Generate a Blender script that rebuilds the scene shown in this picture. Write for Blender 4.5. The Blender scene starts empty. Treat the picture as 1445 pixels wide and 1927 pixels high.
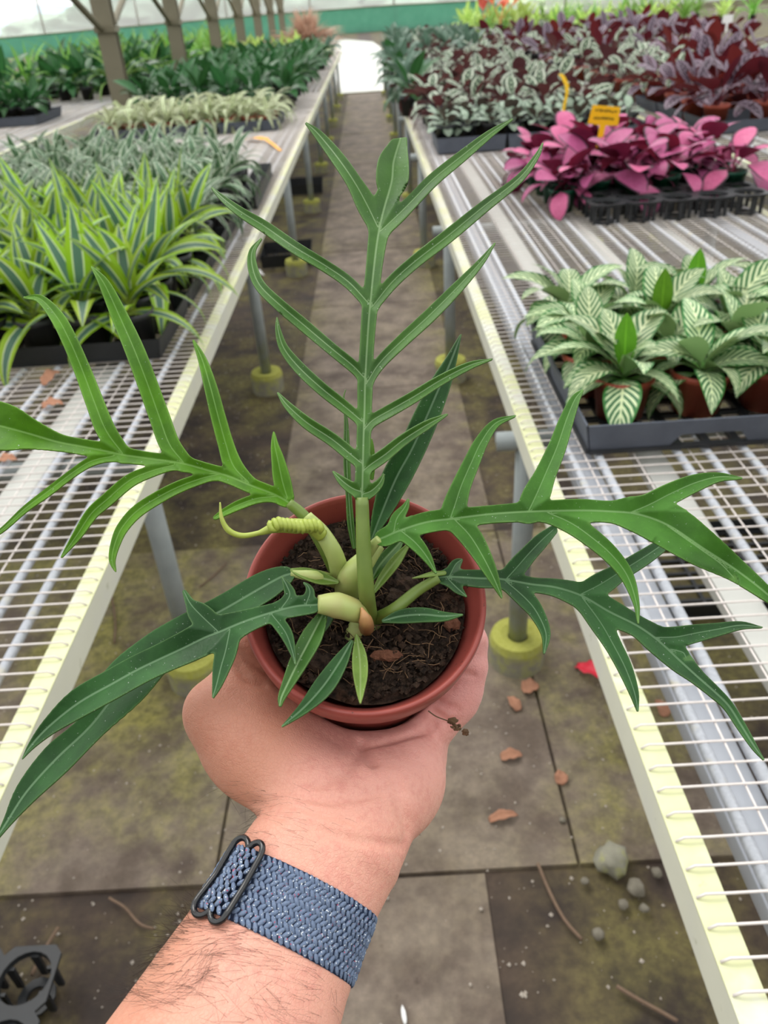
import bpy, math, random
import numpy as np
from mathutils import Vector, Matrix, Euler, noise

# ------------------------------------------------------------------ camera, world, exposure
C = bpy.context.scene.collection
sc = bpy.context.scene
F, CX, CY, CAM_H = 1450.0, 722.5, 963.5, 1.5
def unit(v): v = np.array(v, float); return v / np.linalg.norm(v)
_v1 = (684.0, 5.0); _vx = 880.0
_vy = CY - ((_v1[0]-CX)*(_vx-CX) + F*F) / (_v1[1]-CY)
_Y = unit([_v1[0]-CX, _v1[1]-CY, F]); _Z = -unit([_vx-CX, _vy-CY, F]); _X = np.cross(_Y, _Z)
RW = np.array([_X, _Y, _Z])                       # camera (right, down, forward) -> world
EYE = np.array([0, 0, CAM_H])
def ray(x, y): return RW @ np.array([(x-CX)/F, (y-CY)/F, 1.0])
def U(x, y, d): return EYE + ray(x, y)*d
def atZ(x, y, z): r = ray(x, y); return EYE + r*((z-CAM_H)/r[2])
def atY(x, y, Y): r = ray(x, y); return EYE + r*(Y/r[1])
def proj(p):
    c = RW.T @ (np.array(p, float)-EYE); return (CX+F*c[0]/c[2], CY+F*c[1]/c[2], c[2])

cam = bpy.data.objects.new('camera', bpy.data.cameras.new('camera')); C.objects.link(cam)
rt, dn, fw = RW[:, 0], RW[:, 1], RW[:, 2]
cam.matrix_world = Matrix(((rt[0], -dn[0], -fw[0], EYE[0]), (rt[1], -dn[1], -fw[1], EYE[1]), (rt[2], -dn[2], -fw[2], EYE[2]), (0, 0, 0, 1)))
cd = cam.data; cd.sensor_fit = 'VERTICAL'; cd.sensor_height = 36.0; cd.lens = F/1927*36
cd.clip_start = 0.02; cd.clip_end = 500
cd.dof.use_dof = True; cd.dof.focus_distance = 0.335; cd.dof.aperture_fstop = 16.0
sc.camera = cam
sc.view_settings.view_transform = 'Standard'; sc.view_settings.look = 'None'
sc.view_settings.exposure = -0.1; sc.view_settings.gamma = 1.0; sc.view_settings.use_curve_mapping = False
w = bpy.data.worlds.new('overcast_sky'); sc.world = w; w.use_nodes = True
w.node_tree.nodes['Background'].inputs[0].default_value = (0.98, 0.99, 1.0, 1)
w.node_tree.nodes['Background'].inputs[1].default_value = 2.65
sun = bpy.data.objects.new('sun', bpy.data.lights.new('sun', 'SUN')); C.objects.link(sun); sun.data.energy = 5.5; sun.data.angle = math.radians(28); sun.data.color = (1.0, .97, .92)
sun.rotation_euler = Vector((.35, -.55, -1.0)).to_track_quat('-Z', 'Y').to_euler()      # hazy sun, high and ahead to the left
rnd = random.Random(7)

# ------------------------------------------------------------------ helpers
def mesh(name, verts, faces, uvs=None, smooth=True):
    me = bpy.data.meshes.new(name); me.from_pydata([tuple(map(float, v)) for v in verts], [], [tuple(map(int, f)) for f in faces])
    if uvs is not None:
        l = me.uv_layers.new(name='UVMap'); uv = np.asarray(uvs, dtype=np.float32)
        idx = np.empty(len(me.loops), dtype=np.int32); me.loops.foreach_get('vertex_index', idx)
        l.data.foreach_set('uv', uv[idx].ravel())
    if smooth and len(me.polygons): me.polygons.foreach_set('use_smooth', [True]*len(me.polygons))
    me.update(); return me
def obj(name, me, mat=None, parent=None, loc=(0, 0, 0), rot=None, kind=None, label=None):
    if mat is not None and (not me.materials or me.materials[0] is None): me.materials.append(mat)
    o = bpy.data.objects.new(name, me); C.objects.link(o); o.location = tuple(map(float, loc))
    if rot is not None: o.rotation_euler = rot
    if parent is not None: o.parent = parent
    if kind: o['kind'] = kind
    if label: o['label'] = label
    return o
def tag(o, label, cat, group=None):
    o['label'] = label; o['category'] = cat
    if group: o['group'] = group
    return o
def thing(name, label, cat, loc=(0, 0, 0), rotz=0.0, group=None):
    o = bpy.data.objects.new(name, None); C.objects.link(o); o.location = tuple(map(float, loc)); o.rotation_euler = (0, 0, rotz)
    o.empty_display_size = 0.02
    return tag(o, label, cat, group)
ORD = ['', 'first', 'second', 'third', 'fourth', 'fifth', 'sixth', 'seventh', 'eighth', 'ninth', 'tenth', 'eleventh', 'twelfth', 'thirteenth', 'fourteenth', 'fifteenth', 'sixteenth', 'seventeenth', 'eighteenth', 'nineteenth', 'twentieth']

class MB:
    def __init__(s): s.v = []; s.f = []
    def add(s, v, f):
        b = len(s.v); s.v += [tuple(x) for x in v]; s.f += [tuple(i+b for i in q) for q in f]; return s
    def box(s, x0, x1, y0, y1, z0, z1):
        return s.add([(x0,y0,z0),(x1,y0,z0),(x1,y1,z0),(x0,y1,z0),(x0,y0,z1),(x1,y0,z1),(x1,y1,z1),(x0,y1,z1)],
                     [(0,3,2,1),(4,5,6,7),(0,1,5,4),(1,2,6,5),(2,3,7,6),(3,0,4,7)])
    def hexa(s, lo, hi):   # two quads (4 pts each)
        return s.add(list(lo)+list(hi), [(0,3,2,1),(4,5,6,7),(0,1,5,4),(1,2,6,5),(2,3,7,6),(3,0,4,7)])
    def tube(s, pts, rad, n=8, cap=True):
        v, f = tube(pts, rad, n, cap); return s.add(v, f)
    def lathe(s, prof, n=24, c=(0, 0, 0), close=False):
        v = []; f = []
        for r, z in prof:
            for k in range(n):
                a = 2*math.pi*k/n; v.append((c[0]+r*math.cos(a), c[1]+r*math.sin(a), c[2]+z))
        m = len(prof)
        for i in range(m-1):
            for k in range(n):
                f.append((i*n+k, i*n+(k+1) % n, (i+1)*n+(k+1) % n, (i+1)*n+k))
        if close:
            f.append(tuple(reversed(range(n)))); f.append(tuple(range((m-1)*n, m*n)))
        return s.add(v, f)
    def build(s, name, mat, parent=None, loc=(0, 0, 0), kind=None, smooth=False, label=None):
        return obj(name, mesh(name, s.v, s.f, smooth=smooth), mat, parent, loc, kind=kind, label=label)
def tube(pts, rad, n=8, cap=True):
    P = np.array(pts, float); m = len(P)
    R = np.full(m, float(rad)) if np.isscalar(rad) else np.array(rad, float)
    T = np.gradient(P, axis=0); T /= np.linalg.norm(T, axis=1)[:, None]+1e-12
    u = np.cross(T[0], [0, 0, 1.0]) if abs(T[0][2]) < .9 else np.cross(T[0], [1.0, 0, 0])
    v = []; f = []
    for i in range(m):
        u = u-T[i]*(u@T[i]); u /= np.linalg.norm(u)+1e-12; b = np.cross(T[i], u)
        for k in range(n):
            a = 2*math.pi*k/n; v.append(P[i]+R[i]*(math.cos(a)*u+math.sin(a)*b))
    for i in range(m-1):
        for k in range(n):
            f.append((i*n+k, i*n+(k+1) % n, (i+1)*n+(k+1) % n, (i+1)*n+k))
    if cap: f.append(tuple(reversed(range(n)))); f.append(tuple(range((m-1)*n, m*n)))
    return v, f
def spline(pts, sub=5):
    """Catmull-Rom through n-dimensional points"""
    P = np.array(pts, float)
    if len(P) < 3: return np.array([P[0]+(P[-1]-P[0])*t for t in np.linspace(0, 1, sub+1)])
    Q = np.vstack([2*P[0]-P[1], P, 2*P[-1]-P[-2]]); out = []
    for i in range(1, len(Q)-2):
        a, b, c, d = Q[i-1], Q[i], Q[i+1], Q[i+2]
        for t in np.linspace(0, 1, sub, endpoint=False):
            out.append(0.5*((2*b)+(c-a)*t+(2*a-5*b+4*c-d)*t*t+(-a+3*b-3*c+d)*t**3))
    out.append(P[-1]); return np.array(out)

# ------------------------------------------------------------------ node materials
class NT:
    def __init__(s, name):
        s.m = bpy.data.materials.new(name); s.m.use_nodes = True; s.t = s.m.node_tree; s.n = s.t.nodes
        s.b = s.n['Principled BSDF']; s.out = s.n['Material Output']
    def node(s, typ, **kw):
        n = s.n.new(typ)
        for k, v in kw.items(): setattr(n, k, v)
        return n
    def link(s, a, b): s.t.links.new(a, b)
    def setv(s, inp, v):
        if hasattr(v, 'is_output') or isinstance(v, bpy.types.NodeSocket): s.link(v, inp)
        else: inp.default_value = v
    def math(s, op, a, b=0.0, clamp=False):
        n = s.node('ShaderNodeMath', operation=op, use_clamp=clamp); s.setv(n.inputs[0], a); s.setv(n.inputs[1], b); return n.outputs[0]
    def mix(s, f, a, b):
        n = s.node('ShaderNodeMix', data_type='RGBA'); s.setv(n.inputs[0], f)
        s.setv(n.inputs[6], a if not isinstance(a, tuple) else (*a[:3], 1)); s.setv(n.inputs[7], b if not isinstance(b, tuple) else (*b[:3], 1)); return n.outputs[2]
    def step(s, x, lo, hi):
        n = s.node('ShaderNodeMapRange', interpolation_type='SMOOTHSTEP'); s.setv(n.inputs[0], x)
        n.inputs[1].default_value = lo; n.inputs[2].default_value = hi; return n.outputs[0]
    def noise(s, scale, detail=3.0, vec=None, rough=.55):
        n = s.node('ShaderNodeTexNoise'); n.inputs['Scale'].default_value = scale; n.inputs['Detail'].default_value = detail; n.inputs['Roughness'].default_value = rough
        if vec is not None: s.link(vec, n.inputs['Vector'])
        return n.outputs[0]
    def coord(s, which='Object'): return s.node('ShaderNodeTexCoord').outputs[which]
    def pos(s): return s.node('ShaderNodeNewGeometry').outputs['Position']
    def sep(s, v):
        n = s.node('ShaderNodeSeparateXYZ'); s.link(v, n.inputs[0]); return n.outputs
    def attr(s, name): return s.node('ShaderNodeAttribute', attribute_name=name).outputs['Fac']
    def bump(s, h, strength=.3, dist=.002):
        n = s.node('ShaderNodeBump'); n.inputs['Strength'].default_value = strength; n.inputs['Distance'].default_value = dist
        s.link(h, n.inputs['Height']); s.link(n.outputs[0], s.b.inputs['Normal']); return n.outputs[0]
    def hsv(s, col, val, hue=None, sat=None):
        n = s.node('ShaderNodeHueSaturation'); s.setv(n.inputs['Color'], col if not isinstance(col, tuple) else (*col[:3], 1)); s.setv(n.inputs['Value'], val)
        if hue is not None: s.setv(n.inputs['Hue'], hue)
        if sat is not None: s.setv(n.inputs['Saturation'], sat)
        return n.outputs[0]
    def done(s, col, rough=.5, spec=.5, metal=0.0):
        s.setv(s.b.inputs['Base Color'], col if not isinstance(col, tuple) else (*col[:3], 1)); s.setv(s.b.inputs['Roughness'], rough)
        s.b.inputs['Specular IOR Level'].default_value = spec; s.b.inputs['Metallic'].default_value = metal; return s.m
    def translucent(s, col, fac):
        t = s.node('ShaderNodeBsdfTranslucent'); s.setv(t.inputs[0], col if not isinstance(col, tuple) else (*col[:3], 1))
        m = s.node('ShaderNodeMixShader'); m.inputs[0].default_value = fac
        s.link(s.b.outputs[0], m.inputs[1]); s.link(t.outputs[0], m.inputs[2]); s.link(m.outputs[0], s.out.inputs[0])
def lin(h):
    h = h.lstrip('#'); return tuple(((int(h[i:i+2], 16)/255+.055)/1.055)**2.4 if int(h[i:i+2], 16) > 10 else int(h[i:i+2], 16)/255/12.92 for i in (0, 2, 4))
def simple(name, hexcol, rough=.5, spec=.4, metal=0.0, var=.25, scale=20.0, bump=0.0):
    t = NT(name); c = lin(hexcol); nz = t.noise(scale, 4, t.coord())
    col = t.mix(nz, tuple(x*(1-var) for x in c), tuple(min(1, x*(1+var)) for x in c))
    if bump: t.bump(t.noise(scale*4, 3, t.coord()), bump, .002)
    return t.done(col, rough, spec, metal)

M = {}
M['black_plastic'] = simple('black_plastic', '26282b', .45, .5, var=.35, scale=30)
M['grey_tray'] = simple('grey_tray', '565b66', .55, .4, var=.3, scale=25, bump=.15)
M['terracotta_pot'] = simple('terracotta_pot', 'a04a38', .5, .4, var=.15)
M['green_pot'] = simple('green_pot', '0f4f3a', .45, .4, var=.2)
M['potting_soil'] = simple('potting_soil', '2a211b', .95, .1, var=.6, scale=120, bump=.8)
M['yellow_tag'] = simple('yellow_tag', 'f2c21c', .4, .4, var=.05)
M['orange_tag'] = simple('orange_tag', 'f0a31c', .4, .4, var=.08)
M['white_tag'] = simple('white_tag', 'f2f2f0', .5, .3, var=.03)
M['ink'] = simple('ink', '6a5a20', .6, .2, var=.05)
M['dry_leaf'] = simple('dry_leaf', 'a87a62', .85, .2, var=.35, scale=60, bump=.3)
M['red_petal'] = simple('red_petal', 'd8203a', .45, .4, var=.2, scale=40)
M['twig'] = simple('twig', '7a6656', .9, .1, var=.3, scale=80)
M['stone'] = simple('stone', '7d776a', .85, .2, var=.4, scale=60, bump=.4)
M['pebble'] = simple('pebble', 'b4aa9e', .7, .3, var=.6, scale=900)
M['dark_steel'] = simple('dark_steel', '7d7764', .6, .4, .2, var=.25, scale=4)

def galv():
    t = NT('galvanised_tube'); p = t.coord(); nz = t.noise(180, 4, p); n2 = t.noise(25, 3, p)
    col = t.mix(nz, lin('9fa3ab'), lin('cfd2d8')); col = t.mix(t.step(n2, .55, .8), col, lin('c9c3ac')); return t.done(col, .42, .5, .25)
M['galvanised'] = galv()
def wire():
    t = NT('pale_wire'); nz = t.noise(60, 3, t.coord()); return t.done(t.mix(nz, lin('cbbfb8'), lin('ece6e2')), .5, .4, .1)
M['wire'] = wire()
def rail_mat():
    t = NT('algae_stained_rail'); p = t.coord(); x = t.sep(t.node('ShaderNodeNewGeometry').outputs['Normal'])[2]
    n1 = t.noise(9, 5, p); n2 = t.noise(40, 4, p)
    moss = t.mix(n2, lin('c0c480'), lin('d8daa6')); base = t.mix(n1, lin('c6c7ba'), lin('e2e1d6'))
    top = t.attr('top')
    f = t.math('MULTIPLY', t.step(n1, .34, .56), t.math('ADD', t.math('MULTIPLY', top, .6), .14), True)
    col = t.mix(f, base, moss); spots = t.step(t.noise(30, 5, p), .66, .74); col = t.mix(t.math('MULTIPLY', spots, .5), col, lin('8a8a60'))
    return t.done(col, .55, .35)
M['rail'] = rail_mat()
M['beam'] = simple('white_beam', 'bcbcb6', .55, .35, var=.12, scale=14)
M['grey_beam'] = simple('grey_beam', 'aeb2ba', .5, .4, var=.12, scale=14)
def leg_mat():
    t = NT('grey_leg'); p = t.pos(); z = t.sep(p)[2]; nz = t.noise(14, 3, p)
    col = t.mix(nz, lin('7f8788'), lin('a3a9a8')); f = t.math('MULTIPLY', t.step(t.math('SUBTRACT', .34, z), 0, .3), t.step(t.noise(20, 4, p), .35, .6))
    return t.done(t.mix(f, col, lin('8f9468')), .5, .4)
M['leg'] = leg_mat()
def foot_mat():
    t = NT('mossy_concrete'); p = t.coord(); z = t.sep(p)[2]; n1 = t.noise(35, 5, p); n2 = t.noise(90, 3, p)
    col = t.mix(n1, lin('7d7a6c'), lin('a8a594')); f = t.math('ADD', t.step(z, .05, .1), t.math('MULTIPLY', t.step(n1, .45, .65), .5), True)
    t.bump(n2, .5, .003); return t.done(t.mix(f, col, t.mix(n2, lin('98993f'), lin('b8b868'))), .9, .15)
M['foot'] = foot_mat()
def floor_mat(name, slab):
    t = NT(name); p = t.pos(); s = t.sep(p)
    big = t.noise(1.6, 5, p, .65); med = t.noise(6, 6, p, .6); fine = t.noise(45, 5, p, .65)
    if slab: base = t.mix(t.step(med, .3, .7), lin('56493e'), lin('82756a'))
    else: base = t.mix(t.step(med, .3, .7), lin('2a201a'), lin('4e4035'))
    base = t.mix(t.step(fine, .35, .75), base, t.hsv(base, 1.35)); base = t.mix(t.math('MULTIPLY', t.step(fine, .62, .75), .5), base, lin('2a201a'))
    dark = t.math('MULTIPLY', t.step(t.noise(2.7, 6, p, .7), .5, .68), .6)
    base = t.mix(dark, base, lin('3c2e27'))
    away = t.step(t.math('ABSOLUTE', t.math('ADD', s[0], .07)), .2, .5)          # under the bench edges, where water drips
    mm = t.math('MULTIPLY', t.step(t.math('ADD', t.math('MULTIPLY', big, .6), t.math('MULTIPLY', med, .45)), .44, .64), t.math('ADD', t.math('MULTIPLY', away, .75 if slab else .5), .12 if slab else .0), True)
    moss = t.mix(t.step(fine, .3, .7), lin('5f5b2c'), lin('938d45'))
    col = t.mix(mm, base, moss)
    t.bump(t.math('ADD', med, t.math('MULTIPLY', fine, .5)), .35, .01)
    return t.done(col, t.math('ADD', .5, t.math('MULTIPLY', med, .5)), .4)
M['floor'] = floor_mat('damp_soil_floor', False); M['slab'] = floor_mat('worn_concrete_slab', True)
def water():
    t = NT('glare_water'); nz = t.noise(5, 4, t.pos()); t.bump(nz, .6, .03); return t.done(lin('d4cfc4'), .2, 1.0)  # whitish base puts the far glare into the water's colour
M['water'] = water()
def film(name, tint, transp):
    t = NT(name); a = t.node('ShaderNodeBsdfTransparent'); b = t.node('ShaderNodeBsdfTranslucent'); m = t.node('ShaderNodeMixShader')
    nz = t.noise(.7, 3, t.pos())
    a.inputs[0].default_value = (*tint, 1); t.link(t.mix(nz, (.75, .77, .77), (.9, .91, .9)), b.inputs[0]); m.inputs[0].default_value = 1-transp
    t.link(a.outputs[0], m.inputs[1]); t.link(b.outputs[0], m.inputs[2]); t.link(m.outputs[0], t.out.inputs[0]); return t.m
M['roof_film'] = film('roof_film', (.40, .40, .40), .65); M['wall_film'] = film('wall_film', (.86, .88, .88), .70); M['side_film'] = film('side_film', (.34, .37, .36), .6)
M['fill_blocking_wall'] = simple('fill_blocking_wall', '6e6a62', .9, .1, var=.15, scale=1.5)
def shade_mesh():
    t = NT('green_shade_cloth'); nz = t.noise(2.5, 4, t.pos()); c = t.mix(nz, lin('6fae96'), lin('8cc4ae')); t.done(c, .9, .1); t.translucent(c, .5); return t.m
M['shade'] = shade_mesh()
def hedge_mat(name, a, b):
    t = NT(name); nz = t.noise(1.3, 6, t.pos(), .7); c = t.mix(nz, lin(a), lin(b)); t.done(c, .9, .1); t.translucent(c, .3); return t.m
M['far_tree'] = hedge_mat('far_tree', '7c9480', 'a8bca2'); M['far_hill'] = hedge_mat('far_hill', '8299aa', 'a4b6c0'); M['bright_hedge'] = hedge_mat('bright_hedge', '8fae62', 'c3d696')  # tree and hill colours carry painted distance haze

def leaf_mat(name, fn, under=None, trans=.25, rough=.45, spec=.3, var=.25):
    """fn(t, u, v) gives the upper colour; u = distance from midrib 0..1, v = along the blade 0..1"""
    t = NT(name); uv = t.sep(t.coord('UV')); u = t.math('ABSOLUTE', t.math('SUBTRACT', t.math('MULTIPLY', uv[0], 2.0), 1.0)); v = uv[1]
    col = fn(t, u, v)
    if under is not None: col = t.mix(t.node('ShaderNodeNewGeometry').outputs['Backfacing'], col, lin(under))
    rn = t.node('ShaderNodeObjectInfo').outputs['Random']
    col = t.hsv(col, t.math('ADD', 1-var, t.math('MULTIPLY', rn, 2*var)), t.math('ADD', .49, t.math('MULTIPLY', rn, .02)))
    t.done(col, rough, spec); t.translucent(col, trans); return t.m
def L_lime(t, u, v):
    c = t.mix(t.step(u, .34, .42), lin('587a66'), lin('dce8bc')); c = t.mix(t.step(u, .44, .52), c, t.mix(v, lin('86aa1c'), lin('a3c63a'))); 
    return t.mix(t.math('MULTIPLY', t.step(t.math('SUBTRACT', .14, v), 0, .14), .7), c, lin('c2cf5a'))
def L_white(t, u, v):
    c = t.mix(t.step(u, .3, .42), lin('264d30'), lin('35602f')); c = t.mix(t.step(t.math('ABSOLUTE', t.math('SUBTRACT', u, .36)), .06, .03), c, lin('b4c8a4')); return t.mix(t.step(u, .80, .88), c, lin('e9efdc'))
def L_cream(t, u, v):
    s = t.math('SINE', t.math('MULTIPLY', u, 9.0)); return t.mix(t.step(s, -.2, .5), lin('4f6c40'), lin('e2e6be'))
def L_vit(t, u, v):
    w = t.math('SINE', t.math('ADD', t.math('MULTIPLY', v, 66.0), t.math('MULTIPLY', u, -17.0)))
    c = t.mix(t.step(w, -.1, .4), lin('3c7040'), lin('d8e4b6')); c = t.mix(t.step(u, .05, .08), lin('dbe6b4'), c); c = t.mix(t.step(u, .80, .92), c, lin('46803f'))
    return t.mix(t.step(t.math('SUBTRACT', .22, v), 0, .08), c, lin('6c9a4e'))
def L_plain(a, b):
    def f(t, u, v): c = t.mix(t.noise(9, 3, t.coord('UV')), lin(a), lin(b)); return t.mix(t.step(t.math('SUBTRACT', .07, u), 0, .05), c, t.hsv(lin(b), 1.5))
    return f
def L_pink(t, u, v):
    w = t.noise(14, 3, t.coord('UV')); c = t.mix(w, lin('a83a70'), lin('d678a2')); c = t.mix(t.step(t.math('ADD', u, t.math('MULTIPLY', w, .14)), .78, .96), c, lin('3c2a33'))
    return t.mix(t.step(t.math('SUBTRACT', .3, v), 0, .05), c, lin('6a2b40'))
def L_silver(t, u, v):
    w = t.math('SINE', t.math('ADD', t.math('MULTIPLY', v, 46.0), t.math('MULTIPLY', u, -9.0)))
    c = t.mix(t.step(w, -.3, .6), lin('2c3c30'), lin('93a487')); c = t.mix(t.step(t.math('ABSOLUTE', t.math('SUBTRACT', u, .62)), .13, .05), c, lin('dfe4d0'))
    c = t.mix(t.step(u, .8, .9), c, lin('2c3a2c')); return t.mix(t.step(t.math('SUBTRACT', .3, v), 0, .05), c, lin('5a3036'))
def L_dark(t, u, v):
    w = t.math('SINE', t.math('ADD', t.math('MULTIPLY', v, 60.0), t.math('MULTIPLY', u, -12.0)))
    c = t.mix(t.step(w, -.1, .9), lin('3c2c38'), lin('8a7686')); c = t.mix(t.step(t.math('ABSOLUTE', t.math('SUBTRACT', u, .66)), .11, .04), c, lin('a893a2'))
    return t.mix(t.step(t.math('SUBTRACT', .3, v), 0, .05), c, lin('5a2430'))
def L_fit(t, u, v):
    w = t.noise(22, 3, t.coord('UV')); c = t.mix(t.step(w, .4, .6), lin('4d6a52'), lin('c4d2be')); return t.mix(t.step(u, .7, .9), c, lin('35533c'))
M['lime_leaf'] = leaf_mat('lime_leaf', L_lime, trans=.32); M['white_leaf'] = leaf_mat('white_leaf', L_white); M['cream_leaf'] = leaf_mat('cream_leaf', L_cream, trans=.3)
M['vittata_leaf'] = leaf_mat('vittata_leaf', L_vit, under='7d9a62', trans=.25, rough=.42); M['lily_leaf'] = leaf_mat('lily_leaf', L_plain('264f2c', '3d6f3a'), rough=.3)
M['fresh_leaf'] = leaf_mat('fresh_leaf', L_plain('4c7f1e', '6a9a2c'), trans=.35); M['pink_leaf'] = leaf_mat('pink_leaf', L_pink, under='6c2038', trans=.2)
M['silver_leaf'] = leaf_mat('silver_leaf', L_silver, under='5c3436'); M['dark_leaf'] = leaf_mat('dark_leaf', L_dark, under='6a2428', trans=.2)
M['fit_leaf'] = leaf_mat('small_silver_leaf', L_fit, under='4a4038'); M['palm_leaf'] = leaf_mat('palm_leaf', L_plain('5f9038', '8dba58'), trans=.35)
M['aglao_leaf'] = leaf_mat('aglao_leaf', L_plain('42594a', '6a8672'), rough=.3); M['neon_leaf'] = leaf_mat('neon_leaf', L_plain('98b84a', 'c0d480'), trans=.35)  # neon leaf paled, distance haze put into its colour
M['haze_leaf'] = leaf_mat('haze_leaf', L_plain('a8887a', 'd0b09c'), trans=.3); M['red_flower'] = leaf_mat('red_flower', L_plain('d8503a', 'f08a70'), trans=.3)
M['stem'] = simple('green_stem', '6f8f3e', .5, .3)

# ------------------------------------------------------------------ the setting
def structure(o): o['kind'] = 'structure'; return o
g = MB(); nx, ny = 30, 60
floor = structure(MB().box(-40, 40, -6, 120, -.3, 0).build('floor', M['floor']))
ys = [-.6, .905, 2.1, 3.3, 4.5, 5.7, 6.9, 8.1, 9.3, 10.5, 11.7, 12.9, 14.1, 15.3, 16.5, 17.3]
r2 = random.Random(3)
for j in range(len(ys)-1):
    for i, (xa, xb) in enumerate(((-1.42, -.42), (-.42, .14), (.14, .72)) if j == 0 else ((-1.42, -.42), (-.42, .33), (.33, .72)) if j < 2 else ((-.42, .33),)):
        if j == 0 and i != 1: continue
        zt = .010+r2.uniform(-.0012, .0012)-(.004 if j == 0 and i < 2 else 0)
        e = .0008; x0, x1, y0, y1 = xa+e, xb-e, ys[j]+e, ys[j+1]-e; b = .003
        MB().hexa([(x0, y0, -.02), (x1, y0, -.02), (x1, y1, -.02), (x0, y1, -.02)], [(x0+b, y0+b, zt), (x1-b, y0+b, zt), (x1-b, y1-b, zt), (x0+b, y1-b, zt)]).build('slab', M['slab'], floor)
def sheet(name, v, mat, th=.01):
    o = obj(name, mesh(name, v, [tuple(range(len(v)))], smooth=False), mat); return structure(o)
rb = MB(); span = 9.0                                        # bays of clear roof film
for k in range(-4, 4):
    pr = [(k*span+span*t, 3.4+1.5*math.sin(math.pi*t)) for t in np.linspace(0, 1, 9)]
    v = [(x, y, z) for x, z in pr for y in (-6, 56)]; rb.add(v, [(2*i, 2*i+2, 2*i+3, 2*i+1) for i in range(8)])
structure(rb.build('ceiling', M['roof_film'], smooth=True))
YB = 55.0
sheet('wall_back', [(-36, YB, 0.3), (36, YB, 0.3), (36, YB, 5), (-36, YB, 5)], M['wall_film'])
sheet('wall_left', [(-36, -6, 0.), (-36, YB, 0), (-36, YB, 3.5), (-36, -6, 3.5)], M['side_film'])
sheet('wall_right', [(36, -6, 0.), (36, YB, 0), (36, YB, 3.5), (36, -6, 3.5)], M['side_film'])
structure(MB().box(-36, 36, -6.2, -6, 0, 5).build('wall_front_added', M['fill_blocking_wall']))  # added opaque wall, out of view, blocks fill light from behind the camera
# green shade cloth along the foot of the back wall
top = [(-36, .92), (-22, 1.03), (-16.4, 1.12), (-5.7, 1.26), (1.8, 1.27), (7.6, 1.17), (8.8, .36)]
v = []
for x, z in top: v += [(x, YB-.3, 0.0), (x, YB-.3, z), (x, YB-.28, 0.0), (x, YB-.28, z)]
f = []
for i in range(len(top)-1):
    a, b = 4*i, 4*i+4; f += [(a, b, b+1, a+1), (a+2, a+3, b+3, b+2), (a+1, b+1, b+3, a+3), (a, a+2, b+2, b)]
shade = tag(obj('shade_cloth', mesh('shade_cloth', v, f, smooth=False), M['shade']), 'long green shade cloth hung along the foot of the far wall', 'cloth')
sb = MB()
for i in range(len(top)-2):
    (x0, z0), (x1, z1) = top[i], top[i+1]; sb.tube([(x0, YB-.32, z0), (x1, YB-.32, z1)], .035, 6)
sb.build('top_cable', M['dark_steel'], shade)
for k, x in enumerate([-30, -24.5, -19.2, -13.5, -8.2, -3.2, 1.8, 6.4, 12, 18, 25]):
    o = MB().tube([(x, YB-.12, 0), (x, YB-.12, 5)], .07 if x < 5 else .06, 8).build('trim_%d' % (k+1), M['beam'], smooth=True); structure(o)
structure(MB().box(-36, 36, YB-.06, YB+.02, 2.9, 3.05).build('trim_12', M['beam'])); structure(MB().box(-36, 36, YB-.1, YB+.02, -.02, .3).build('baseboard_back', M['dark_steel']))
# standing water beyond the slab path
wv = [(-.62, 17.36), (.52, 17.34), (.60, 20), (.66, 26), (.62, 34), (.30, 41), (-1.0, 46), (-2.2, 45), (-1.55, 34), (-1.0, 26), (-.72, 20)]
obj_w = tag(MB().add([(x, y, .005) for x, y in wv]+[(x, y, -.01) for x, y in wv], [tuple(range(len(wv)))]+[(i, (i+1) % len(wv), (i+1) % len(wv)+len(wv), i+len(wv)) for i in range(len(wv))]).build('puddle', M['water']), 'glaring sheet of standing water at the far end of the aisle', 'puddle'); obj_w['kind'] = 'stuff'
mb = MB(); mb.box(-.66, .56, 17.29, 17.36, -.02, .03); tag(mb.build('kerb', M['foot']), 'low mossy kerb where the slab path ends before the water', 'kerb')

# outside, seen through the film
def blob_tree(name, x, y, h, wd, mat, label, cat, seed, group=None):
    r = random.Random(seed); v = []; f = []
    n, m = 28, 16
    for i in range(m+1):
        th = math.pi*i/m
        for k in range(n):
            ph = 2*math.pi*k/n; d = Vector((math.sin(th)*math.cos(ph), math.sin(th)*math.sin(ph), math.cos(th)))
            q = 1+.38*noise.fractal(d*2.2+Vector((seed*3.1, 0, 0)), .8, 2.2, 4)
            v.append((d.x*wd*q, d.y*wd*q*.7, h*.5+d.z*h*.5*q))
    for i in range(m):
        for k in range(n): f.append((i*n+k, (i+1)*n+k, (i+1)*n+(k+1) % n, i*n+(k+1) % n))
    o = obj(name, mesh(name, v, f), mat, None, (x, y, 0)); return tag(o, label, cat, group)
for k, (px, top_py, wd) in enumerate([(60, 42, 3.0), (105, 30, 4.0), (175, 18, 3.6), (240, -30, 5.0), (330, -40, 5), (430, -36, 5), (520, -20, 4), (590, -30, 5), (760, -30, 5), (860, -40, 5), (1010, -14, 4), (1180, -10, 4), (1330, -20, 5)]):
    p = atY(px, top_py, 75); nm = ['hazy round tree', 'pale bushy tree'][k % 2]
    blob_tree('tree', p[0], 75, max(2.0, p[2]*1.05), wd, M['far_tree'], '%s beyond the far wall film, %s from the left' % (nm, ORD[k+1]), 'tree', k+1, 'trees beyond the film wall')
hv = []; hf = []
for i in range(41):
    x = -150+7.5*i; h = 5.5+3.0*math.sin(i*.43)+2.0*math.sin(i*1.1+1); hv += [(x, 150, 0), (x, 158, max(1.5, h)), (x, 190, 0)]
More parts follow.
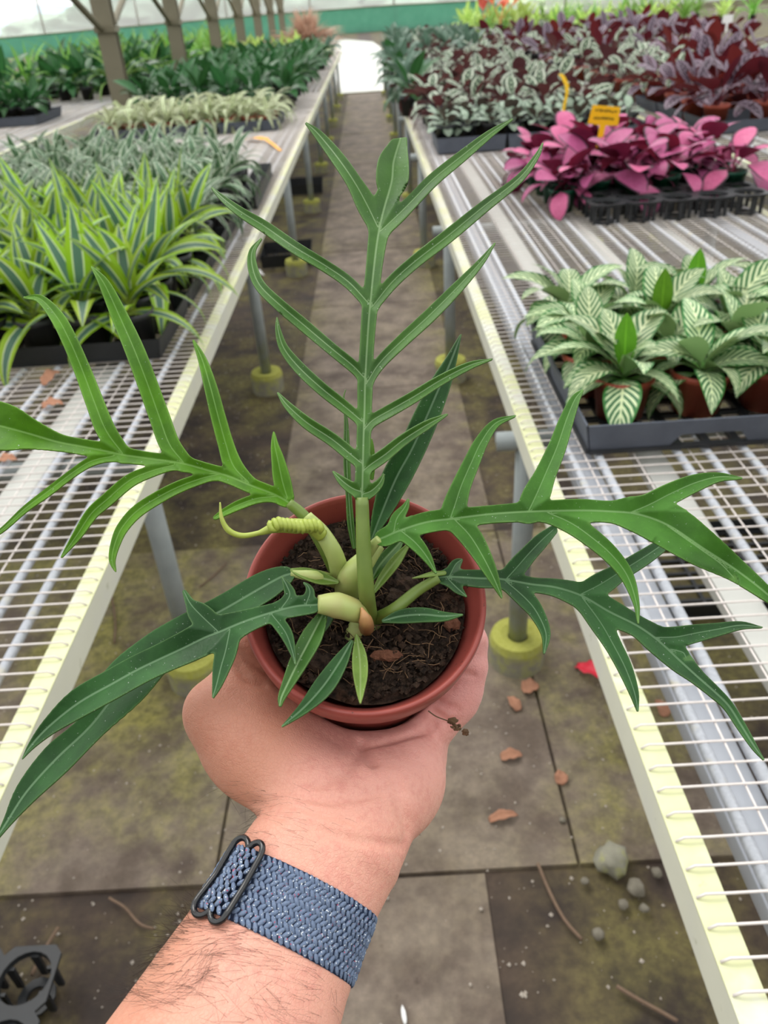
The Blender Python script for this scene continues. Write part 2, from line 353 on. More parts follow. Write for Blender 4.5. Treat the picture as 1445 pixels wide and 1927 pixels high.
for i in range(40): hf += [(3*i, 3*i+3, 3*i+4, 3*i+1), (3*i+1, 3*i+4, 3*i+5, 3*i+2)]
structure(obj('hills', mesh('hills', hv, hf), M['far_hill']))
for k, (px, wd) in enumerate([(980, 1.8), (1060, 2.2), (1150, 2.2), (1240, 2.2), (1330, 2.2), (1420, 2.4)]):
    p = atY(px, 8-8*(k == 2), 60); blob_tree('hedge_bush', p[0], 60, max(1.2, p[2]*1.1), wd, M['bright_hedge'], 'sunlit pale hedge bush outside the right wall, %s from the shade cloth' % ORD[k+1], 'hedge', 40+k, 'bright hedge outside')

# ------------------------------------------------------------------ greenhouse posts with truss braces
for k in range(7):
    Y = 8.62+3.05*k; X = -2.43
    t = thing('truss_post', 'weathered steel greenhouse post with angled braces, %s from the front' % ORD[k+1], 'post', (X, Y, 0), 0, 'posts between the left benches')
    m_ = MB(); m_.box(-.085, .085, -.06, -.045, 0, 3.9); m_.box(-.085, .085, .045, .06, 0, 3.9); m_.box(-.02, .02, -.045, .045, 0, 3.9); m_.build('post', M['dark_steel'], t)
    MB().box(-.10, .10, -.08, .08, 1.41, 1.46).build('collar', M['dark_steel'], t)
    for s in (-1, 1):
        MB().tube([(s*.03, s*.07, 1.44), (s*.03, s*1.52, 1.98)], .030, 8).build('brace', M['dark_steel'], t)
    MB().box(-.11, .11, -.11, .11, 0, .12).build('base_plate', M['foot'], t)

# ------------------------------------------------------------------ benches
ZB = .75
def bench(label, x0, x1, y0, y1, tubes, beams, wires_long, side, part_wires, step=.03, near=(0.25, 4.5), legs=()):
    """side = +1: the aisle edge is x0 (right bench); -1: the aisle edge is x1"""
    t = thing('nursery_bench', label, 'bench', (0, 0, 0))
    edges = ((x0, 1), (x1, -1))
    for xe, s in edges:
        m_ = MB(); m_.box(min(xe, xe+s*.004), max(xe, xe+s*.004), y0, y1, ZB-.048, ZB-.004); m_.box(min(xe, xe+s*.032), max(xe, xe+s*.032), y0, y1, ZB-.004, ZB); m_.box(min(xe+s*.0, xe+s*.02), max(xe+s*.0, xe+s*.02), y0, y1, ZB-.052, ZB-.048)
        o = m_.build('edge_rail', M['rail'], t); a = o.data.attributes.new('top', 'FLOAT', 'POINT')
        a.data.foreach_set('value', [1.0 if vv.co.z > ZB-.001 else 0.0 for vv in o.data.vertices])
    for xt, rr in tubes: MB().tube([(xt, y0, ZB-.001), (xt, y1, ZB-.001)], rr, 8).build('long_tube', M['galvanised'], t, smooth=True)
    for xb, wb, mt in beams: MB().box(xb-wb/2, xb+wb/2, y0, y1, ZB-.045, ZB-.02).build('support_beam', M[mt], t)
    for xw in wires_long: MB().tube([(xw, y0, ZB+.004), (xw, y1, ZB+.004)], .0014, 6, False).build('long_wire', M['wire'], t, smooth=True)
    xa, xb = (x0+.007, x1-.007); hh = ZB+.007
    prof = [(xa-.004, 0, hh-.006), (xa+.004, 0, hh)]+[(x, 0, hh-.0012*abs(math.sin((x-xa)*30))) for x in np.linspace(xa+.02, xb-.02, 12)]+[(xb-.004, 0, hh), (xb+.004, 0, hh-.006)]
    v, f = tube(prof, .0016, 5); wm = mesh('cross_wire', v, f); wm.materials.append(M['wire'])
    rest = MB(); n = int((y1-y0)/step); q = 0; jr = random.Random(11)
    for i in range(n):
        y = y0+step*(i+.5)+jr.uniform(-.0015, .0015)
        if part_wires and near[0] <= y <= near[1] and q < part_wires: obj('cross_wire', wm, None, t, (0, y, 0)); q += 1
        else:
            st = 1 if y < 9 else 2
            if i % st == 0: rest.tube([(xa, y, hh), (xb, y, hh)], .0016, 4, False)
    if rest.v: rest.build('wire_grid', M['wire'], t, kind='stuff', smooth=True)
    for (lx, ly) in legs:
        lg = MB().tube([(lx, ly, .03), (lx, ly, ZB-.05)], .024, 14).build('leg', M['leg'], t, smooth=True)
        ft = MB().lathe([(.0, 0), (.072, 0), (.074, .08), (.068, .1), (.045, .1), (.026, .094), (.026, .05)], 26).build('concrete_foot', M['foot'], lg, (lx, ly, 0), smooth=False)
    for ly in sorted({l[1] for l in legs}):
        a_, b_ = (x0-.035, x1) if side > 0 else (x0, x1-.03)
        MB().tube([(a_, ly, ZB-.075), (b_, ly, ZB-.075)], .022, 14).build('cross_beam', M['leg'], t, smooth=True)
    return t
legY = [-.37+1.87*k for k in range(10)]
bench('long wire mesh bench on the right of the aisle, algae along its rail', .268, 1.48, -.35, 17.2,
      [(.345, .0075), (.395, .0085), (.545, .0075), (.60, .0075), (.67, .0075), (.73, .0075), (.83, .0075), (.90, .0075), (1.02, .0075), (1.10, .0075), (1.22, .0075), (1.33, .0075), (1.42, .0075)],
      [(.368, .05, 'grey_beam'), (.505, .052, 'beam'), (.78, .052, 'beam'), (1.06, .052, 'beam'), (1.30, .052, 'grey_beam')], [.368, .46, .565, .64, .76, .86, .96, 1.06, 1.16, 1.28, 1.38], 1, 150, near=(.2, 4.6),
      legs=[(.30, y) for y in legY]+[(1.42, y) for y in legY])
bench('long wire mesh bench on the left of the aisle, holding the lime-edged plants', -2.0, -.482, -.35, 17.2,
      [(-.565, .0075), (-.62, .0075), (-.69, .0075), (-.80, .0075), (-.86, .0075), (-.95, .0075), (-1.05, .0075), (-1.16, .0075), (-1.3, .0075), (-1.45, .0075), (-1.6, .0075), (-1.8, .0075), (-1.94, .0075)],
      [(-.75, .062, 'beam'), (-1.1, .05, 'grey_beam'), (-1.4, .05, 'beam'), (-1.75, .05, 'beam')], [-.655, -.725, -.82, -.92, -1.0, -1.12, -1.22, -1.35, -1.52, -1.7, -1.86], -1, 70, near=(.25, 2.4),
      legs=[(-.56, y) for y in legY]+[(-1.92, y) for y in legY])
tb = lambda a, b, n: [(a+(b-a)*(i+.5)/n, .0075) for i in range(n)]
bench('second wire mesh bench to the left, past the steel posts', -4.4, -2.68, 4.4, 24, tb(-4.4, -2.68, 14), [(-3.0, .05, 'beam'), (-3.6, .05, 'beam'), (-4.1, .05, 'beam')], [], -1, 0, .06, legs=[(-2.76, y) for y in legY[3:]])
bench('second wire mesh bench to the right, under the dark red plants', 1.79, 3.6, 2.2, 24, tb(1.79, 3.6, 14), [(2.1, .05, 'beam'), (2.7, .05, 'beam'), (3.3, .05, 'beam')], [], 1, 0, .06, legs=[(1.87, y) for y in legY[1:]])

# ------------------------------------------------------------------ pots, trays, leaves, plants
def pot_mesh(name, r, h, n=20):
    m_ = MB(); m_.lathe([(.001, .002), (r*.74, .002), (r*.76, 0), (r*.93, h*.83), (r*1.0, h*.84), (r*1.02, h), (r*.96, h), (r*.92, h*.86), (r*.9, h*.8)], n)
    return mesh(name, m_.v, m_.f)
def soil_mesh(name, r, h, seed=1):
    v = [(0, 0, h*.86)]; f = []; n = 16
    for j, q in enumerate((.35, .7, 1)):
        for k in range(n):
            a = 2*math.pi*k/n; v.append((r*.93*q*math.cos(a), r*.93*q*math.sin(a), h*.84+.006*noise.noise(Vector((q*4, a*3, seed)))))
    for k in range(n): f.append((0, 1+k, 1+(k+1) % n))
    for j in range(2):
        for k in range(n): a, b = 1+j*n+k, 1+j*n+(k+1) % n; f.append((a, a+n, b+n, b))
    return mesh(name, v, f)
def leaf_mesh(name, L, W, e0, arch, prof='lance', pet=0.0, fold=.25, seg=9, wave=0.0, twist=0.0, seed=0):
    """blade along +X, climbing at e0 and bending down by arch; pet = share of the length that is bare stalk"""
    v = []; uv = []; f = []; x = z = 0.0; ds = L/seg
    us = (-1, -.5, 0, .5, 1)
    for i in range(seg+1):
        t = i/seg; e = e0-arch*t**1.3
        if i: x += ds*math.cos(e); z += ds*math.sin(e)
        if t < pet: w = .006*(.5+.5*W/.05)*.5
        else:
            s = (t-pet)/(1-pet)
            if prof == 'lance': w = W*.5*(math.sin(math.pi*min(1, s*.93+.07)**.8)**.9*.96+.02 if s < 1 else .02)
            elif prof == 'point': w = W*.5*max(.02, math.sin(math.pi*min(1., .04+.96*s**.85))**.75*(1-.25*s*s))
            elif prof == 'oval': w = W*.5*max(.03, math.sin(math.pi*min(1., .03+s*.95))**.62)
            else: w = W*.5*max(.03, (1-s**2.2)*min(1, .55+s*3))
        tw = twist*t; nx_, nz_ = -math.sin(e), math.cos(e)
        for u in us:
            dz = fold*abs(u)*w+wave*w*math.sin(t*17+seed+u*2)*abs(u)
            y = u*w*math.cos(tw); dz += u*w*math.sin(tw)
            v.append((x+nx_*dz, y, z+nz_*dz)); uv.append(((u+1)/2, t))
    for i in range(seg):
        for k in range(4): a = i*5+k; f.append((a, a+5, a+6, a+1))
    return v, f, uv
def leafset(name, n, L, W, e, arch, mat, **kw):
    out = []; r = random.Random(hash(name) % 1000 if False else sum(map(ord, name)))
    for k in range(n):
        q = k/(n-1); ee = e[0]+(e[1]-e[0])*q; aa = arch[0]+(arch[1]-arch[0])*q
        geo = leaf_mesh(name, L*r.uniform(.85, 1.1), W*r.uniform(.88, 1.1), math.radians(ee), math.radians(aa), seed=k, twist=r.uniform(-.5, .5), **kw)
        me = mesh(name, *geo); me.materials.append(M[mat]); out.append((me, geo, ee))
    return out
LS = {
 'lime':   leafset('lime_leaf', 10, .25, .056, (84, 8), (25, 95), 'lime_leaf', fold=.22, seg=10),
 'white':  leafset('white_leaf', 8, .23, .040, (80, 15), (60, 140), 'white_leaf', fold=.2),
 'cream':  leafset('cream_leaf', 8, .27, .034, (78, 20), (90, 165), 'cream_leaf', fold=.2),
 'vit':    leafset('vittata_leaf', 9, .18, .066, (72, 18), (65, 110), 'vittata_leaf', prof='point', pet=.16, fold=.2, seg=11, wave=.05),
 'lily':   leafset('lily_leaf', 6, .34, .098, (82, 40), (35, 100), 'lily_leaf', pet=.35, fold=.22, seg=9),
 'pink':   leafset('pink_leaf', 8, .215, .092, (76, 22), (55, 105), 'pink_leaf', prof='oval', pet=.42, fold=.12, seg=11, wave=.04),
 'silver': leafset('silver_leaf', 8, .27, .09, (78, 24), (45, 125), 'silver_leaf', prof='oval', pet=.42, fold=.15, seg=10, wave=.05),
 'dark':   leafset('dark_leaf', 7, .30, .115, (82, 25), (25, 95), 'dark_leaf', prof='oval', pet=.42, fold=.15, seg=10, wave=.05),
 'fit':    leafset('small_silver_leaf', 6, .115, .058, (75, 15), (45, 85), 'fit_leaf', prof='oval', pet=.35, fold=.1, seg=8),
 'palm':   leafset('palm_leaf', 6, .42, .030, (86, 35), (40, 110), 'palm_leaf', fold=.3),
 'aglao':  leafset('aglao_leaf', 6, .32, .09, (82, 25), (30, 110), 'aglao_leaf', pet=.3, fold=.2),
 'neon':   leafset('neon_leaf', 5, .30, .06, (82, 40), (25, 80), 'neon_leaf', pet=.25),
 'haze':   leafset('haze_leaf', 5, .9, .05, (85, 0), (30, 70), 'haze_leaf'),
 'red':    leafset('red_flower', 4, .40, .16, (80, 50), (20, 60), 'red_flower', prof='oval', pet=.65),
}
POT = {}
for nm, r, h, mat in (('black', .058, .105, 'black_plastic'), ('red', .060, .088, 'terracotta_pot'), ('green', .056, .085, 'green_pot'), ('bigblack', .075, .13, 'black_plastic'), ('bigred', .075, .12, 'terracotta_pot')):
    pm = pot_mesh('pot', r, h); pm.materials.append(M[mat]); sm = soil_mesh('soil', r, h); sm.materials.append(M['potting_soil']); POT[nm] = (pm, sm, h)
#      leaf set, leaf count, pot, stem height, size
SPEC = {'lime': ('lime', 12, 'black', .05), 'white': ('white', 13, 'black', .03), 'cream': ('cream', 18, 'red', .01), 'vit': ('vit', 16, 'red', .012), 'lily': ('lily', 13, 'bigblack', 0.0),
        'pink': ('pink', 12, 'green', 0.0), 'silver': ('silver', 13, 'bigblack', 0.0), 'dark': ('dark', 13, 'bigred', 0.0), 'fit': ('fit', 11, 'black', 0.0), 'palm': ('palm', 22, 'bigblack', .02),
        'aglao': ('aglao', 12, 'bigblack', .02), 'neon': ('neon', 12, 'bigblack', 0.0), 'red': ('red', 4, 'bigblack', .05)}
MERGED = {}
def leaf_plan(kind, r):
    ls, n, pot, st = SPEC[kind]; sets = LS[ls]; out = []; a = r.uniform(0, 6.28)
    for k in range(n):
        a += 2.399+r.uniform(-.25, .25); q = k/(n-1)                        # outer leaves low, inner ones upright
        i = min(len(sets)-1, max(0, int(round((1-q)*(len(sets)-1)+r.uniform(-.8, .8)))))
        out.append((i, a, r.uniform(-.28, .28), r.uniform(-.16, .16), st*q, r.uniform(.78, 1.08)))
    return out
def merged(kind, var):
    if (kind, var) not in MERGED:
        r = random.Random(100*var+len(kind)*7+ord(kind[0])); v = []; f = []; uv = []
        for i, a, tx, ty, dz, s in leaf_plan(kind, r):
            gv, gf, guv = LS[SPEC[kind][0]][i][1]; mt = Euler((tx, ty, a)).to_matrix(); b = len(v)
            for p in gv: q = mt @ Vector(p)*s; v.append((q.x, q.y, q.z+dz))
            f += [tuple(x+b for x in fc) for fc in gf]; uv += guv
        me = mesh('foliage', v, f, uv); me.materials.append(LS[SPEC[kind][0]][0][0].materials[0]); MERGED[(kind, var)] = me
    return MERGED[(kind, var)]
def in_frame(x, y, z0, z1, mx=60):
    a = proj((x, y, z0)); b = proj((x, y, z1)); mgn = .16/a[2]*F
    return max(a[0], b[0]) > -mgn and min(a[0], b[0]) < 1445+mgn and a[1] > -40 and b[1] < 2000
NPL = {'n': 0}
def plant(kind, name, x, y, z, label, cat, group, whole=False, size=1.0, pot=None, full=None, leaning=0.0):
    if not in_frame(x, y, z, z+.35): return None
    NPL['n'] += 1; r = random.Random(NPL['n']*13+5); pk = pot or SPEC[kind][2]; pm, sm, h = POT[pk]
    t = thing(name, label, cat, (x, y, z), r.uniform(0, 6.28), group)
    obj('pot', pm, None, t)
    if whole:
        o = obj('foliage', merged(kind, r.randrange(4)), None, t, (0, 0, h*.84)); o.scale = (size*r.uniform(.9, 1.1),)*3; o.rotation_euler = (r.uniform(-.1, .1), r.uniform(-.1, .1), 0)
        return t
    obj('soil', sm, None, t)
    for i, a, tx, ty, dz, s in leaf_plan(kind, r):
        o = obj('leaf', LS[SPEC[kind][0]][i][0], None, t, (0, 0, h*.84+dz), (tx, ty, a)); o.scale = (s*size,)*3
    return t
def simple_tray(label, x0, x1, y0, y1, h=.055, mat='black_plastic', lattice=True, z=None, rotz=0.0, group='black plant trays'):
    z = ZB+.009 if z is None else z; cx, cy = (x0+x1)/2, (y0+y1)/2; a, b = (x1-x0)/2, (y1-y0)/2
    t = thing('plant_tray', label, 'tray', (cx, cy, z), rotz, group); d = .010; th = .0025
    for nm, c in (('side_wall', [(-a, -b), (a, -b)]), ('side_wall', [(a, -b), (a, b)]), ('side_wall', [(a, b), (-a, b)]), ('side_wall', [(-a, b), (-a, -b)])):
        (xa, ya), (xb, yb) = c; k = 1-d/a; m_ = 1-th/min(a, b)
        P = lambda px, py, s, zz: (px*s if s != 1 else px, py*s if s != 1 else py, zz)
        lo = [P(xa, ya, .95, 0), P(xb, yb, .95, 0), P(xb, yb, .94, 0), P(xa, ya, .94, 0)]; hi = [P(xa, ya, 1, h), P(xb, yb, 1, h), P(xb, yb, .988, h), P(xa, ya, .988, h)]
        MB().hexa(lo, hi).build(nm, M[mat], t)
    if lattice:
        m_ = MB(); n1 = max(3, int(a*2/.06)); n2 = max(3, int(b*2/.06))
        for i in range(n1+1): x = -a*.94+2*a*.94*i/n1; m_.box(x-.005, x+.005, -b*.94, b*.94, 0, .008)
        for i in range(n2+1): y = -b*.94+2*b*.94*i/n2; m_.box(-a*.94, a*.94, y-.005, y+.005, 0.001, .007)
        m_.build('bottom_lattice', M['black_plastic'], t)
    return t
jit = lambda s: rnd.uniform(-s, s)

# left bench, near: lime-edged dracaenas
ZT = ZB+.018
for ty in range(4):
    for tx in range(3):
        simple_tray('low black tray under the lime-edged plants, %s from the aisle, %s back' % (ORD[tx+1], ORD[ty+1]), -.575-.52*(tx+1)+.01, -.575-.52*tx, 1.90+.40*ty+.003, 1.90+.40*(ty+1)-.005)
for i in range(7):
    for j in range(10):
        x = -.655-.128*j-jit(.008)-(.02 if i % 2 else 0); y = 1.975+.132*i+jit(.008)
        plant('lime', 'dracaena', x, y, ZT, 'lime-edged dracaena in black pot, %s from the aisle in %s row back' % (ORD[j+1], ORD[i+1]), 'plant', 'lime-edged dracaenas', size=rnd.uniform(.92, 1.08))
for i in range(11):
    for j in range(9):
        x = -.67-.15*j+jit(.012); y = 2.93+.175*i+jit(.012)
        if i > 7 and j < 1+(i > 9): continue
        plant('white', 'striped_dracaena', x, y, ZT-.004, 'white-striped dark green plant behind the lime ones, %s from aisle, %s row' % (ORD[j+1], ORD[i+1]), 'plant', 'white-striped plants', size=rnd.uniform(.95, 1.1))
simple_tray('black tray on the left bench edge behind the white-striped plants', -.62, -.54, 3.62, 4.5, rotz=.02)
# left bench, middle: cream-striped arching plants in grey-black trays
for k in range(3): simple_tray('dark grey tray under the cream-striped plants, %s from the aisle' % ORD[k+1], -1.12-.46*k, -.68-.46*k, 6.25, 6.95, .075, 'grey_tray')
for i in range(3):
    for j in range(9):
        plant('cream', 'spider_plant', -.76-.145*j+jit(.01), 6.36+.2*i+jit(.02), ZT, 'cream-striped arching plant in red pot, %s from the aisle, %s row' % (ORD[j+1], ORD[i+1]), 'plant', 'cream-striped plants', size=rnd.uniform(.95, 1.15))
# left bench, back: dark broad-leaved plants
for i in range(11):
    for j in range(6):
        Y = 7.45+.42*i+.012*i*i
        plant('lily', 'peace_lily', -.74-.235*j+jit(.03), Y+jit(.03), ZB+.009, 'dark glossy broad-leaved plant behind the cream-striped ones, %s from aisle, %s row' % (ORD[j+1], ORD[i+1]), 'plant', 'dark glossy plants on the left bench', whole=i > 3, size=1.0)
for k in range(9): plant('neon', 'bright_plant', -1.3-.3*(k % 4)+jit(.1), 13.6+.5*k, ZB+.009, 'bright yellow-green plant far back on the left bench, %s from the front' % ORD[k+1], 'plant', 'bright plants far back', whole=True, size=1.15)
for k in range(14): plant('cream' if k % 2 else 'aglao', 'striped_far_plant', -.68-.22*(k % 3)+jit(.03), 12.4+.33*k, ZB+.009, 'pale mixed plant near the far aisle edge of left bench, %s from front' % ORD[k+1], 'plant', 'pale plants at the far end', whole=True, size=.85)
# second left bench
simple_tray('black tray with leafy dark plants at the near left bench corner past the posts', -3.72, -2.98, 7.72, 8.45, .08, 'grey_tray')
for i in range(3):
    for j in range(5): plant('lily', 'peace_lily', -3.08-.17*j+jit(.02), 7.9+.2*i, ZB+.02, 'young peace lily in tray beyond the posts, %s from the path, %s row' % (ORD[j+1], ORD[i+1]), 'plant', 'peace lilies beyond the posts', size=.82)
for i in range(9):
    for j in range(5): plant('lily' if (i+j) % 3 else 'palm', 'leafy_plant', -2.86-.32*j+jit(.05), 10.1+.5*i+jit(.08), ZB+.009, 'bushy green plant on the bench past the posts, %s from path, %s row' % (ORD[j+1], ORD[i+1]), 'plant', 'bushy plants past the posts', whole=True, size=1.45)
for i in range(8):
    for j in range(3): plant('palm' if j < 2 else 'neon', 'parlour_palm', -2.85-.4*j+jit(.06), 14.8+.7*i, ZB+.009, 'feathery light green palm on the far bench, %s from the path, %s row' % (ORD[j+1], ORD[i+1]), 'plant', 'feathery palms', whole=True, size=1.3)
# dry haze bush at the far end
hz = thing('dry_bush', 'dome of hazy pinkish-brown fine twigs beyond the left bench', 'shrub', (-1.2, 18.4, 0))
MB().tube([(0, 0, 0), (0.05, 0, .85)], .06, 8).build('trunk', M['twig'], hz, smooth=True)
hv = []; hf = []; huv = []; rr = random.Random(5)
for k in range(1000):
    gv, gf, guv = LS['haze'][rr.randrange(5)][1]; mt = Euler((rr.uniform(-.3, .3), rr.uniform(-.2, .2), rr.uniform(0, 6.28))).to_matrix(); b = len(hv); s_ = rr.uniform(.6, .95)
    for p in gv: q = mt @ Vector(p)*s_; hv.append((q.x, q.y, q.z*.9+.78))
    hf += [tuple(x+b for x in fc) for fc in gf]; huv += guv
obj('twigs', mesh('twigs', hv, hf, huv), M['haze_leaf'], hz, kind='stuff')

# right bench: striped calatheas in the grey tray
def big_tray(label, x0, x1, y0, y1, h=.066, rotz=0.0):
    t = thing('plant_tray', label, 'tray', ((x0+x1)/2, (y0+y1)/2, ZB+.009), rotz, 'grey calathea trays'); a, b = (x1-x0)/2, (y1-y0)/2; th = .004; dz = .012
    nt = .055; nh = h*.52
    def wall(pts_lo, pts_hi, inw):
        n = len(pts_lo); v = [(*p, z) for p, z in pts_lo]+[(*p, z) for p, z in pts_hi]; ix, iy = inw
        v += [(x+ix*th, y+iy*th, z) for x, y, z in v]; f = []
        for i in range(n-1): f += [(i, i+1, n+i+1, n+i), (2*n+i, 3*n+i, 3*n+i+1, 2*n+i+1), (n+i, n+i+1, 3*n+i+1, 3*n+i), (i, 2*n+i, 2*n+i+1, i+1)]
        f += [(0, n, 3*n, 2*n), (n-1, 3*n-1, 4*n-1, 2*n-1)]
        MB().add(v, f).build('side_wall', M['grey_tray'], t)
    for sy in (-1, 1):
        lo = []; hi = []
        for x, zl in ((-a, 0), (-nt*1.5, 0), (-nt, nh), (nt, nh), (nt*1.5, 0), (a, 0)):
            q = x if abs(x) < a else x*(1-dz/a); off = dz*(1-zl/h); lo.append(((q, sy*(b-off)), zl)); hi.append(((x, sy*b), h))
        wall(lo, hi, (0, -sy))
    for sx in (-1, 1): wall([((sx*(a-dz), -b+dz), 0), ((sx*(a-dz), b-dz), 0)], [((sx*a, -b), h), ((sx*a, b), h)], (-sx, 0))
    m_ = MB()
    for i in range(9): x = -a+dz+(2*a-2*dz)*i/8; m_.box(x-.007, x+.007, -b+dz, b-dz, .002, .012)
    for i in range(10): y = -b+dz+(2*b-2*dz)*i/9; m_.box(-a+dz, a-dz, y-.007, y+.007, .003, .011)
    m_.build('bottom_lattice', M['black_plastic'], t); return t
big_tray('dark grey tray nearest on the right bench, full of striped calatheas', .362, .835, 1.262, 1.86, rotz=.0)
big_tray('dark grey tray of striped calatheas at the right frame edge', .842, 1.315, 1.25, 1.85, rotz=.0)
big_tray_rows = [1.415, 1.535, 1.665, 1.79]
for i, y in enumerate(big_tray_rows):
    for j, x in enumerate((.462, .620, .765, .93, 1.08)):
        if i and j < 3: x -= .025*(i % 2)
        pl = plant('vit', 'striped_calathea', x+jit(.006), y+jit(.006), ZB+.022, 'pale-striped calathea in red pot, %s from the aisle in %s row of grey tray' % (ORD[j+1], ORD[i+1]), 'plant', 'striped calatheas', size=rnd.uniform(.92, 1.1))
        if pl and (i, j) in ((0, 0), (2, 1), (3, 2)):
            me = mesh('fresh_leaf', *leaf_mesh('fresh_leaf', .15, .045, 1.5, .35, prof='point', pet=.15, fold=.6, seg=10)); obj('young_leaf', me, M['fresh_leaf'], pl, (0, 0, .078), (0.05, 0.0, 4.4-pl.rotation_euler.z), label='plain bright green unfurling leaf')
# pink calatheas
def cell_tray(label, x0, x1, y0, y1, nxc, nyc, z=None):
    z = ZB+.009 if z is None else z
    t = thing('cell_tray', label, 'tray', (0, 0, z), 0, 'black cell trays'); h = .075; dx = (x1-x0)/nxc; dy = (y1-y0)/nyc; r = min(dx, dy)*.44
    for i in range(nxc):
        for j in range(nyc):
            cx, cy = x0+dx*(i+.5), y0+dy*(j+.5); m_ = MB(); n = 20; v = []; f = []
            for k in range(n):                                        # square-to-round top plate of one cell, then its hanging ribs
                a = 2*math.pi*k/n; ca, sa = math.cos(a), math.sin(a); q = 1/max(abs(ca), abs(sa))
                v += [(cx+dx/2*ca*q, cy+dy/2*sa*q, h), (cx+r*ca, cy+r*sa, h), (cx+dx/2*ca*q, cy+dy/2*sa*q, h-.006), (cx+r*.96*ca, cy+r*.96*sa, h-.012)]
            for k in range(n):
                a, b = 4*k, 4*((k+1) % n); f += [(a, b, b+1, a+1), (a+1, b+1, b+3, a+3), (a+2, a+3, b+3, b+2), (a, a+2, b+2, b)]
            m_.add(v, f)
            for k in range(6):
                a = 2*math.pi*(k+.5)/6; px, py = cx+r*.95*math.cos(a), cy+r*.95*math.sin(a); m_.hexa([(px-.006, py-.003, 0), (px+.006, py-.003, 0), (px+.006, py+.003, 0), (px-.006, py+.003, 0)], [(px-.008, py-.003, h-.01), (px+.008, py-.003, h-.01), (px+.008, py+.003, h-.01), (px-.008, py+.003, h-.01)])
            m_.lathe([(r*.4, .0), (r*.75, .0), (r*.75, .006), (r*.4, .006)], 12, (cx, cy, 0)); m_.build('cell', M['black_plastic'], t)
    return t
cell_tray('black round-celled tray under the pink plants, front cells empty', .785, 1.445, 2.94, 3.42, 5, 4)
cell_tray('black round-celled tray behind, hidden under the pink plants', .80, 1.46, 3.44, 3.92, 5, 4)
q = 0
for i, y in enumerate((3.24, 3.37, 3.54, 3.68, 3.82)):
    for j, x in enumerate((.74, .87, 1.0, 1.13, 1.26, 1.39)):
        if i == 0 and j == 4: continue
        zz = ZB+.009 if j == 0 else ZB+.035
        plant('pink', 'pink_calathea', x+jit(.01), y+jit(.01)-(.02 if i == 0 else 0), zz, 'pink-leaved calathea in green pot, %s from the aisle in %s row of its block' % (ORD[j+1], ORD[i+1]), 'plant', 'pink calatheas', size=rnd.uniform(.95, 1.15))
# small silver-leaved plants in trays
for k in range(3): simple_tray('dark tray of small silver-leaved plants behind the pink ones, %s from the aisle' % ORD[k+1], .36+.40*k, .75+.40*k, 4.72, 5.2, .085, 'grey_tray')
for i in range(4):
    for j in range(9): plant('fit', 'silver_leaf_plant', .42+.125*j+jit(.01), 4.80+.12*i, ZB+.045, 'small silver-veined plant in dark tray, %s from the aisle in %s row' % (ORD[j+1], ORD[i+1]), 'plant', 'small silver-leaved plants', size=rnd.uniform(.9, 1.1))
# right bench: crowded silver calatheas
for i in range(14):
    for j in range(5):
        Y = 5.5+.27*i+.012*i*i
        plant('silver', 'silver_calathea', .42+.235*j+jit(.03), Y+jit(.04), ZB+.009, 'tall silver-green calathea in the crowded block, %s from the aisle, %s row' % (ORD[j+1], ORD[i+1]), 'plant', 'silver calatheas on the right bench', whole=i > 4, size=rnd.uniform(.92, 1.1), pot='bigred' if (i+j) % 4 == 0 else 'bigblack')
for k in range(12): plant('aglao' if k % 4 else 'lily', 'broadleaf_plant', .30+.05*(k % 2), 6.6+.42*k, ZB+.009, 'grey-green broad-leaved plant overhanging the right aisle edge, %s from the front' % ORD[k+1], 'plant', 'overhanging plants on the right aisle edge', whole=k > 3, size=1.05)
for i in range(9):
    for j in range(4): plant('silver' if (i*j) % 3 else 'aglao', 'mixed_calathea', .5+.3*j+jit(.04), 11.9+.5*i, ZB+.009, 'small far calathea beyond the crowded block, %s from the aisle, %s row' % (ORD[j+1], ORD[i+1]), 'plant', 'far calatheas on the right bench', whole=True, size=1.1)
for k in range(10): plant('red' if k in (1, 2) else 'neon', 'flowering_plant', 2.0+.28*(k % 5)+jit(.06), 17.5+.8*(k//5), ZB+.12, 'far plant among the coral red blooms, %s from the aisle, row %s' % (ORD[k % 5+1], ('one', 'two')[k//5]), 'plant', 'far flowering plants', whole=True, size=1.5)
# second right bench: dark red calatheas
for k in range(3): simple_tray('dark grey tray under the dark red calatheas, %s from the front' % ORD[k+1], 1.9, 2.75, 4.75+.5*k, 5.22+.5*k, .07, 'grey_tray')
for i in range(9):
    for j in range(5):
        Y = 4.95+.30*i+.012*i*i; kd = 'dark' if (i < 5 or (i*3+j) % 3 == 0) and not (i > 3 and j < 2) else 'silver'
        plant(kd, 'dark_calathea' if kd == 'dark' else 'silver_calathea', 1.98+.27*j+jit(.03), Y+jit(.04), ZB+.02, '%s calathea in red pot on second right bench, %s from its edge, %s row' % ('dark wine-red' if kd == 'dark' else 'grey-green', ORD[j+1], ORD[i+1]), 'plant', 'calatheas on the second right bench', whole=i > 3, size=rnd.uniform(.95, 1.1), pot='bigred')
for i in range(8):
    for j in range(6):
        kd = ('silver', 'dark', 'silver')[(i+j) % 3] if j < 4 else 'dark'
        plant(kd, 'far_calathea', 1.95+.38*j+jit(.06), 9.0+.7*i, ZB+.009, 'far %s calathea in the hazy mass, %s from bench edge, %s row' % ('wine-red' if kd == 'dark' else 'silver', ORD[j+1], ORD[i+1]), 'plant', 'hazy far calatheas', whole=True, size=1.2)
